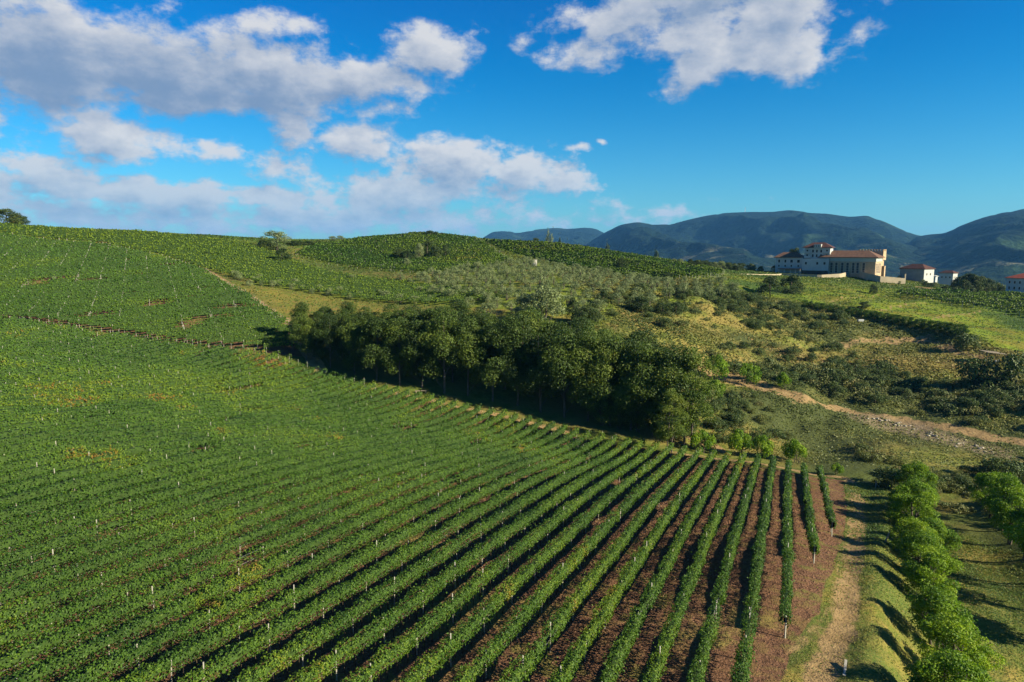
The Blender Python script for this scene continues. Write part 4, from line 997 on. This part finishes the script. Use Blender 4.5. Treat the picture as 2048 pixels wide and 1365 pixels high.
# stones and clods of the worked soil
def clods(n):
    x = g.uniform(-30, 40, n); y = np.sqrt(g.uniform(26**2, 122**2, n)); s = g.uniform(.03, .10, n)*(.5+y/75)
    ok = (sdist(Z_SOIL, x, y) > .3) & in_view(x, y, H(x, y), 30) & ((x*math.cos(AZR)-y*math.sin(AZR)) > -75); x, y, s = x[ok], y[ok], s[ok]; n = len(x); z = H(x, y)
    a = g.uniform(0, 6.28, n); V = np.empty((n, 5, 3))
    for q in range(4):
        r = s*g.uniform(.7, 1.3, n); V[:, q, 0] = x+r*np.cos(a+q*1.57); V[:, q, 1] = y+r*np.sin(a+q*1.57); V[:, q, 2] = z-.02
    V[:, 4, 0] = x; V[:, 4, 1] = y; V[:, 4, 2] = z+s*g.uniform(.5, 1.0, n)
    b = np.arange(n)[:, None]*5; F = np.concatenate([b+np.array([[i, (i+1) % 4, 4]]) for i in range(4)])
    link('soil_clods', make_mesh('soil_clods', V.reshape(-1, 3), F, M_CLOD), label='reddish clods and stones on the worked vineyard soil', category='soil', kind='stuff')
clods(48000)
# pale boulders along the dry stream bed
def rock_mesh(sd):
    import bmesh
    bm = bmesh.new(); bmesh.ops.create_icosphere(bm, subdivisions=2, radius=1); q = np.random.default_rng(sd)
    for v in bm.verts: v.co *= 1+q.uniform(-.22, .22); v.co.z *= .6
    me = bpy.data.meshes.new('boulder'); bm.to_mesh(me); bm.free(); me.materials.append(M_ROCK); return me
rks = [rock_mesh(i) for i in range(4)]
for j in range(60):
    px = g.uniform(1735, 1985); py = np.interp(px, [1735, 1830, 1900, 1985], [836, 858, 884, 906])+g.normal(0, 4)
    P = G(px, py); s = g.uniform(.12, .40)
    r = link('boulder', rks[j % 4], None, P+(0, 0, s*.2), g.uniform(0, 6), s, label='one of the pale boulders strewn along the dry stream bed', category='boulder', group='boulders of the dry stream bed')

# ------------------------------------------------------------------ buildings
M_BRICK = solid('tan_brick', (.38, .28, .175), .9, .2, .6); M_STUCCO = solid('white_stucco', (.38, .40, .385), .9, .1, .4); M_BAND = solid('band_stucco', (.36, .38, .34), .9, .08, .5)
M_ROOF = solid('clay_tiles', (.135, .075, .050), .85, .35, .8, bump=.5, bscale=3); M_ROOFD = solid('dark_tiles', (.075, .034, .028), .85, .35, .8)
M_ROOFR = solid('red_tiles', (.36, .085, .05), .85, .25, .8)
M_GLASS = solid('dark_glass', (.010, .011, .012), .35, .3, .5, .3); M_FRAME = solid('window_frame', (.55, .52, .45), .7, .1)
M_WALLB = solid('beige_wall', (.34, .29, .20), .9, .15, .4); M_GREYW = solid('grey_render', (.26, .26, .24), .9, .15, .5); M_DARKT = solid('dark_timber', (.05, .035, .03), .8, .2); M_OLDW = solid('old_boards', (.22, .185, .135), .9, .3, 2.0)
def win(root, x, y, z, w, h, ax='y', sg=-1, arch=False):
    """window frame proud of a wall with a recessed-looking pane; ax = wall normal axis"""
    f = MB(); t = .14; d0, d1 = sorted((0.0, sg*.09))
    def bx(a0, a1, z0, z1, dd0, dd1, b):
        if ax == 'y': b.box(x+a0, x+a1, y+dd0, y+dd1, z+z0, z+z1)
        else: b.box(x+dd0, x+dd1, y+a0, y+a1, z+z0, z+z1)
    bx(-w/2-t, -w/2, -t, h+t, d0, d1, f); bx(w/2, w/2+t, -t, h+t, d0, d1, f); bx(-w/2, w/2, h, h+t, d0, d1, f); bx(-w/2, w/2, -t, 0, d0, d1, f)
    if h > 3:
        for q in np.arange(1.4, h-.5, 1.4): bx(-w/2, w/2, q, q+.09, d0, d1, f)
    fo = f.build('window', M_FRAME, root); p = MB(); e0, e1 = sorted((sg*.01, sg*.035)); bx(-w/2, w/2, 0, h, e0, e1, p); p.build('pane', M_GLASS, fo); return fo
def wallbox(root, x0, x1, y0, y1, h, mat, name='wall', z0=-3.0):
    b = MB(); b.box(x0, x1, y0, y1, z0, h); return b.build(name, mat, root)
def face_rot(px, turn): return -math.atan2(pix_dir(px, 550)[0], pix_dir(px, 550)[1])+R_(turn)
# great hall: local x along the front (left to right), local -y is the front
P = at_dist(1690, 405); P[2] = CAMZ+pix_dir(1690, 548)[2]/pix_dir(1690, 548)[1]*405
BZ = P[2]
hall = thing('winery_hall', 'long tan brick hall with tall narrow windows and clay tiled roof', 'building', P, face_rot(1700, -14))
wallbox(hall, -15.2, 15.2, 0, 15, 7.2, M_BRICK); b = MB(); b.box(-15.45, 15.45, -.25, 15.25, 7.2, 9.4); b.build('band', M_BAND, hall)
b = MB(); b.hip(-16.6, 16.6, -1.3, 16.3, 9.75, 3.9, 7.0, 0, .3); b.build('roof', M_ROOF, hall)
for i, x in enumerate((-11.2, -8.6, -5.9, -2.6, .3, 3.4, 5.8, 9.0)):
    win(hall, x, 0, .5, 1.35, 6.0)
for x in (-12.6, -9.9, -7.25, -4.3, -1.2, 1.9, 4.6, 7.4, 10.6, 13.2): 
    b = MB(); b.box(x-.3, x+.3, -.22, -.002, -3, 7.19); b.build('pilaster', M_BRICK, hall)
for y in (2.4, 5.4, 8.4, 11.4): win(hall, 15.2, y, .5, 1.2, 5.6, 'x', 1)
# crenellated tower behind the hall
ct = thing('crenellated_tower', 'tan castle-like tower with battlements behind the brick hall', 'tower', P, face_rot(1700, -14))
wallbox(ct, 2.8, 14.6, 16.9, 23, 8.0, M_BRICK); wallbox(ct, 2.0, 15.4, 16.4, 23.8, 13.2, M_BRICK, 'upper_wall', 8.0)
for i in range(9): b = MB(); x = 2.0+i*1.56; b.box(x, x+.85, 16.4, 17.0, 13.2, 14.3); b.build('merlon', M_BRICK, ct)
for i in range(4): b = MB(); y = 17.6+i*1.75; b.box(14.8, 15.4, y, y+.9, 13.2, 14.3); b.build('merlon', M_BRICK, ct)
wallbox(ct, 14.61, 16.2, 17.6, 20.5, 4.5, M_BRICK, 'buttress')
# white house with tower block and wing
P2 = at_dist(1628, 415); P2[2] = BZ
hs = thing('white_house', 'white tower house with dark tiled roof and long red-roofed wing', 'building', P2, face_rot(1628, -10))
wallbox(hs, -7.4, 7.2, 2, 12, 15.2, M_STUCCO, 'tower_wall'); b = MB(); b.hip(-8.4, 8.2, 1, 13, 15.5, 3.0, 5.0); b.build('roof', M_ROOFD, hs)
wallbox(hs, -7.6, 7.3, -1.5, 1.99, 8.6, M_STUCCO, 'front_wall')
b = MB(); b.box(-1.8, 2.2, .6, 4.2, 15.3, 17.3); dm = b.build('dormer', M_STUCCO, hs)
for i in range(4): win(dm, -1.3+i*1.0, .6, 15.8, .5, 1.0)
for z in (9.6, 12.4):
    for x in (-5.6, -2.4, -.2, 2.2, 5.4): win(hs, x, 2, z, 1.0, 1.7)
    for x0, x1 in ((-7.2, -3.6), (3.4, 7.0)):
        b = MB(); b.box(x0, x1, .9, 1.99, z-.45, z-.25); b.box(x0, x1, .9, .98, z-.25, z+.65); b.build('balcony', M_STUCCO, hs)
for x in (-5.4, 1.0, 5.0): win(hs, x, -1.5, 5.2, 1.2, 1.5)
wallbox(hs, -23.5, -7.61, 0, 9, 9.2, M_STUCCO, 'wing_wall'); b = MB(); b.hip(-24.5, -7.62, -.9, 9.9, 9.5, 3.1, 4.5); b.build('wing_roof', M_ROOF, hs)
for x in (-21.3, -17.6, -14.0, -10.0):
    win(hs, x, 0, 6.2, 1.5 if x > -15 else 1.1, 1.8); win(hs, x, 0, 3.6, .9, 1.2)
b = MB(); b.box(-21, -7.7, -4.6, -.05, 2.3, 2.7); b.build('porch_roof', M_ROOFD, hs)
for x in (-20.5, -17, -13.5, -10.5, -8): b = MB(); b.box(x-.15, x+.15, -4.4, -4.1, -3, 2.3); b.build('porch_post', M_STUCCO, hs)
b = MB(); b.box(-7.6, 7.2, -1.9, -1.52, -3, 1.6); b.build('plinth', M_DARKT, hs)
# curved retaining walls
def curved_wall(pts, h0, h1_, name, label, th=.5):
    W0 = []
    for (px, py) in pts: W0.append(G(px, py))
    W0 = np.array(W0); t = np.linspace(0, len(W0)-1, 28); xs = np.interp(t, range(len(W0)), W0[:, 0]); ys = np.interp(t, range(len(W0)), W0[:, 1]); zb = H(xs, ys)-2.5
    hh = np.interp(t, [0, len(W0)-1], [h0, h1_]); b = MB(); V = []
    for i in range(28): V += [(xs[i], ys[i], zb[i]), (xs[i], ys[i]+th, zb[i]), (xs[i], ys[i]+th, zb[i]+2.5+hh[i]), (xs[i], ys[i], zb[i]+2.5+hh[i])]
    F = []
    for i in range(27):
        for j in range(4): F.append((i*4+j, i*4+(j+1) % 4, (i+1)*4+(j+1) % 4, (i+1)*4+j))
    F += [(0, 1, 2, 3), (108, 111, 110, 109)]
    b.add(V, F); o = b.build(name, M_WALLB); o['label'] = label; o['category'] = 'wall'; return o
curved_wall([(1480, 549), (1560, 551), (1640, 556), (1680, 556), (1700, 553)], .3, 3.0, 'retaining_wall', 'pale wall sweeping down from the white house to the hall terrace')
curved_wall([(1706, 552), (1730, 560), (1760, 566), (1810, 569)], 4.4, 3.2, 'retaining_wall', 'curved beige wall holding the green terrace below the hall')
b = MB(); Pp = G(1809, 567); b.box(-.3, .3, -.3, .3, -1, 5.0); b.box(-.4, .4, -.4, .4, 5.0, 5.25); o = b.build('wall_pier', M_WALLB, loc=Pp); o['label'] = 'beige pier at the end of the curved wall'; o['category'] = 'pier'
# village houses
def house(px, py, Y, w, dpt, h, rh, turn, wm, rm, label, wins=True, ridge=None):
    P = at_dist(px, Y); P[2] = CAMZ+pix_dir(px, py)[2]/pix_dir(px, py)[1]*Y
    r = thing('house', label, 'house', P, face_rot(px, turn))
    wallbox(r, -w/2, w/2, 0, dpt, h, wm, z0=-6); b = MB(); b.hip(-w/2-.7, w/2+.7, -.7, dpt+.7, h+.25, rh, ridge or dpt*.45); b.build('roof', rm, r)
    if wins:
        for z in np.arange(1.2, h-1.5, 3.0):
            for x in np.arange(-w/2+1.8, w/2-1, 2.8): win(r, x, 0, z, 1.0, 1.4)
            for y in np.arange(1.8, dpt-1, 2.8): win(r, w/2, y, z, 1.0, 1.4, 'x', 1)
    return r
h_ = house(1820, 562, 430, 15, 11, 7.4, 2.8, -30, M_GREYW, M_ROOFD, 'grey-walled house with a dark roof just past the curved wall', False)
b = MB(); b.box(7.5, 7.56, .1, 10.9, -5.9, 7.3); b.build('gable_wall', M_STUCCO, h_)
for y in (3, 7): win(h_, 7.56, y, 3.6, 1.0, 1.3, 'x', 1)
house(1889, 560, 520, 9.5, 7, 5.0, 1.8, -24, M_STUCCO, M_ROOFD, 'small white house with a dark roof, middle one of the three')
hr = house(2032, 584, 360, 12, 12, 7.0, 2.6, -38, M_STUCCO, M_ROOFR, 'white house with a bright red roof at the photo edge')
b = MB(); b.box(-6, 6, -3, -.02, -6, -.2); b.build('terrace', M_GREYW, hr)
house(1861, 560, 540, 5, 4, 2.6, .8, -20, M_STUCCO, M_STUCCO, 'tiny white hut between the grey and the middle white house', False)
# water tank in the olive grove
P = G(1066, 532); tk = thing('water_tank', 'grey concrete water tank at the top edge of the olive grove', 'tank', P)
b = MB(); k_ = 16; b.tube([(0, 0, -.8), (0, 0, 2.4)], (1.7, 1.7), k_); b.build('tank_wall', M_GREYW, tk)
b = MB(); b.tube([(0, 0, 2.4), (0, 0, 2.62), (0, 0, 2.64)], (1.85, 1.85, .01), k_); b.build('lid', M_POST, tk); b = MB(); b.box(-1.4, -.9, -1.78, -1.70, .2, 1.4); b.build('hatch', M_DARKT, tk)
# timber shelter on the bank
P = G(1984, 722); sh = thing('timber_shelter', 'rickety board shelter on thin posts at the edge of the scrub', 'shelter', P, R_(8))
SW = 3.0
for x, y, hh in ((-SW, -1.2, 2.7), (-.3, -1.3, 2.3), (.8, -1.3, 2.2), (SW, -1.2, 2.0), (-SW, 1.5, 2.9), (SW, 1.5, 2.2)):
    b = MB(); b.tube([(x, y, -1.2), (x+.05, y, hh)], .07, 6); b.build('post', M_DARKT, sh)
for i in range(12):
    x = -SW-.1+i*.52; b = MB(); z = 2.78-i*.062; b.add([(x, -1.6, z), (x+.47, -1.65, z-.03), (x+.47, 1.9, z+.22), (x, 1.85, z+.25), (x, -1.6, z-.06), (x+.47, -1.65, z-.09), (x+.47, 1.9, z+.16), (x, 1.85, z+.19)],
       [(0, 1, 2, 3), (7, 6, 5, 4), (0, 4, 5, 1), (1, 5, 6, 2), (2, 6, 7, 3), (3, 7, 4, 0)]); b.build('board', M_OLDW, sh)
b = MB(); b.tube([(-SW-3.2, -1.2, 2.7), (SW+.6, -1.2, 1.98)], .06, 5); b.build('beam', M_DARKT, sh)
for x, z in ((-.1, .2), (.55, .1), (.75, .35)):
    q = rock_mesh(5); o = link('feed_sack', q, None, P+(x, -1.6, z), 1, (.22, .2, .5)); q.materials[0] = M_STUCCO; o['label'] = 'one of the pale sacks under the timber shelter'; o['category'] = 'sack'; o['group'] = 'sacks under the shelter'
# marker post and boards by the track, white sheet in the scrub
P = G(1770, 1085); b = MB(); b.box(-.06, .06, -.06, .06, -.2, 1.5); b.box(-.06, .06, -.075, -.061, .55, .75); o = b.build('marker_post', M_POST, loc=P); o['label'] = 'pale marker post at the bank edge beside the bright trees'; o['category'] = 'post'; o.rotation_euler = (0, .35, 0)
P = G(1751, 976); b = MB(); b.box(-.06, .06, -.06, .06, -.2, 1.1); b.tube([(0, 0, 1.0), (.6, 0, .1)], .04, 4); o = b.build('marker_post', M_POST, loc=P); o['label'] = 'small braced post where the grass track begins'; o['category'] = 'post'
P = G(1690, 1338); b = MB(); b.box(-.08, .08, -1.0, 1.0, .02, .12); b.box(-.1, .1, -1.15, -.9, .02, .2); o = b.build('fallen_post', M_POST, loc=P, rotz=-.5); o['label'] = 'fallen pale post lying in the grass near the photo bottom'; o['category'] = 'post'
P = G(1721, 644); b = MB(); b.box(-1.0, 1.0, -.5, .5, .1, .9); o = b.build('white_trough', M_STUCCO, loc=P); o['label'] = 'small white trough in the brown scrub under the tree line'; o['category'] = 'trough'
P = G(842, 787); M_POST_W = M_OLDW; bn = thing('log_bench', 'weathered log bench in front of the dark tree belt', 'bench', P, .2)
b = MB(); b.box(-1.3, 1.3, -.2, .2, .5, .6); b.build('seat', M_OLDW, bn)
for x in (-1, 1): b = MB(); b.box(x-.1, x+.1, -.18, .18, -.1, .5); b.build('leg', M_OLDW, bn)
print('leaf', stats)
print('TRIS', sum(len(m.loops)-2*len(m.polygons) for m in bpy.data.meshes))
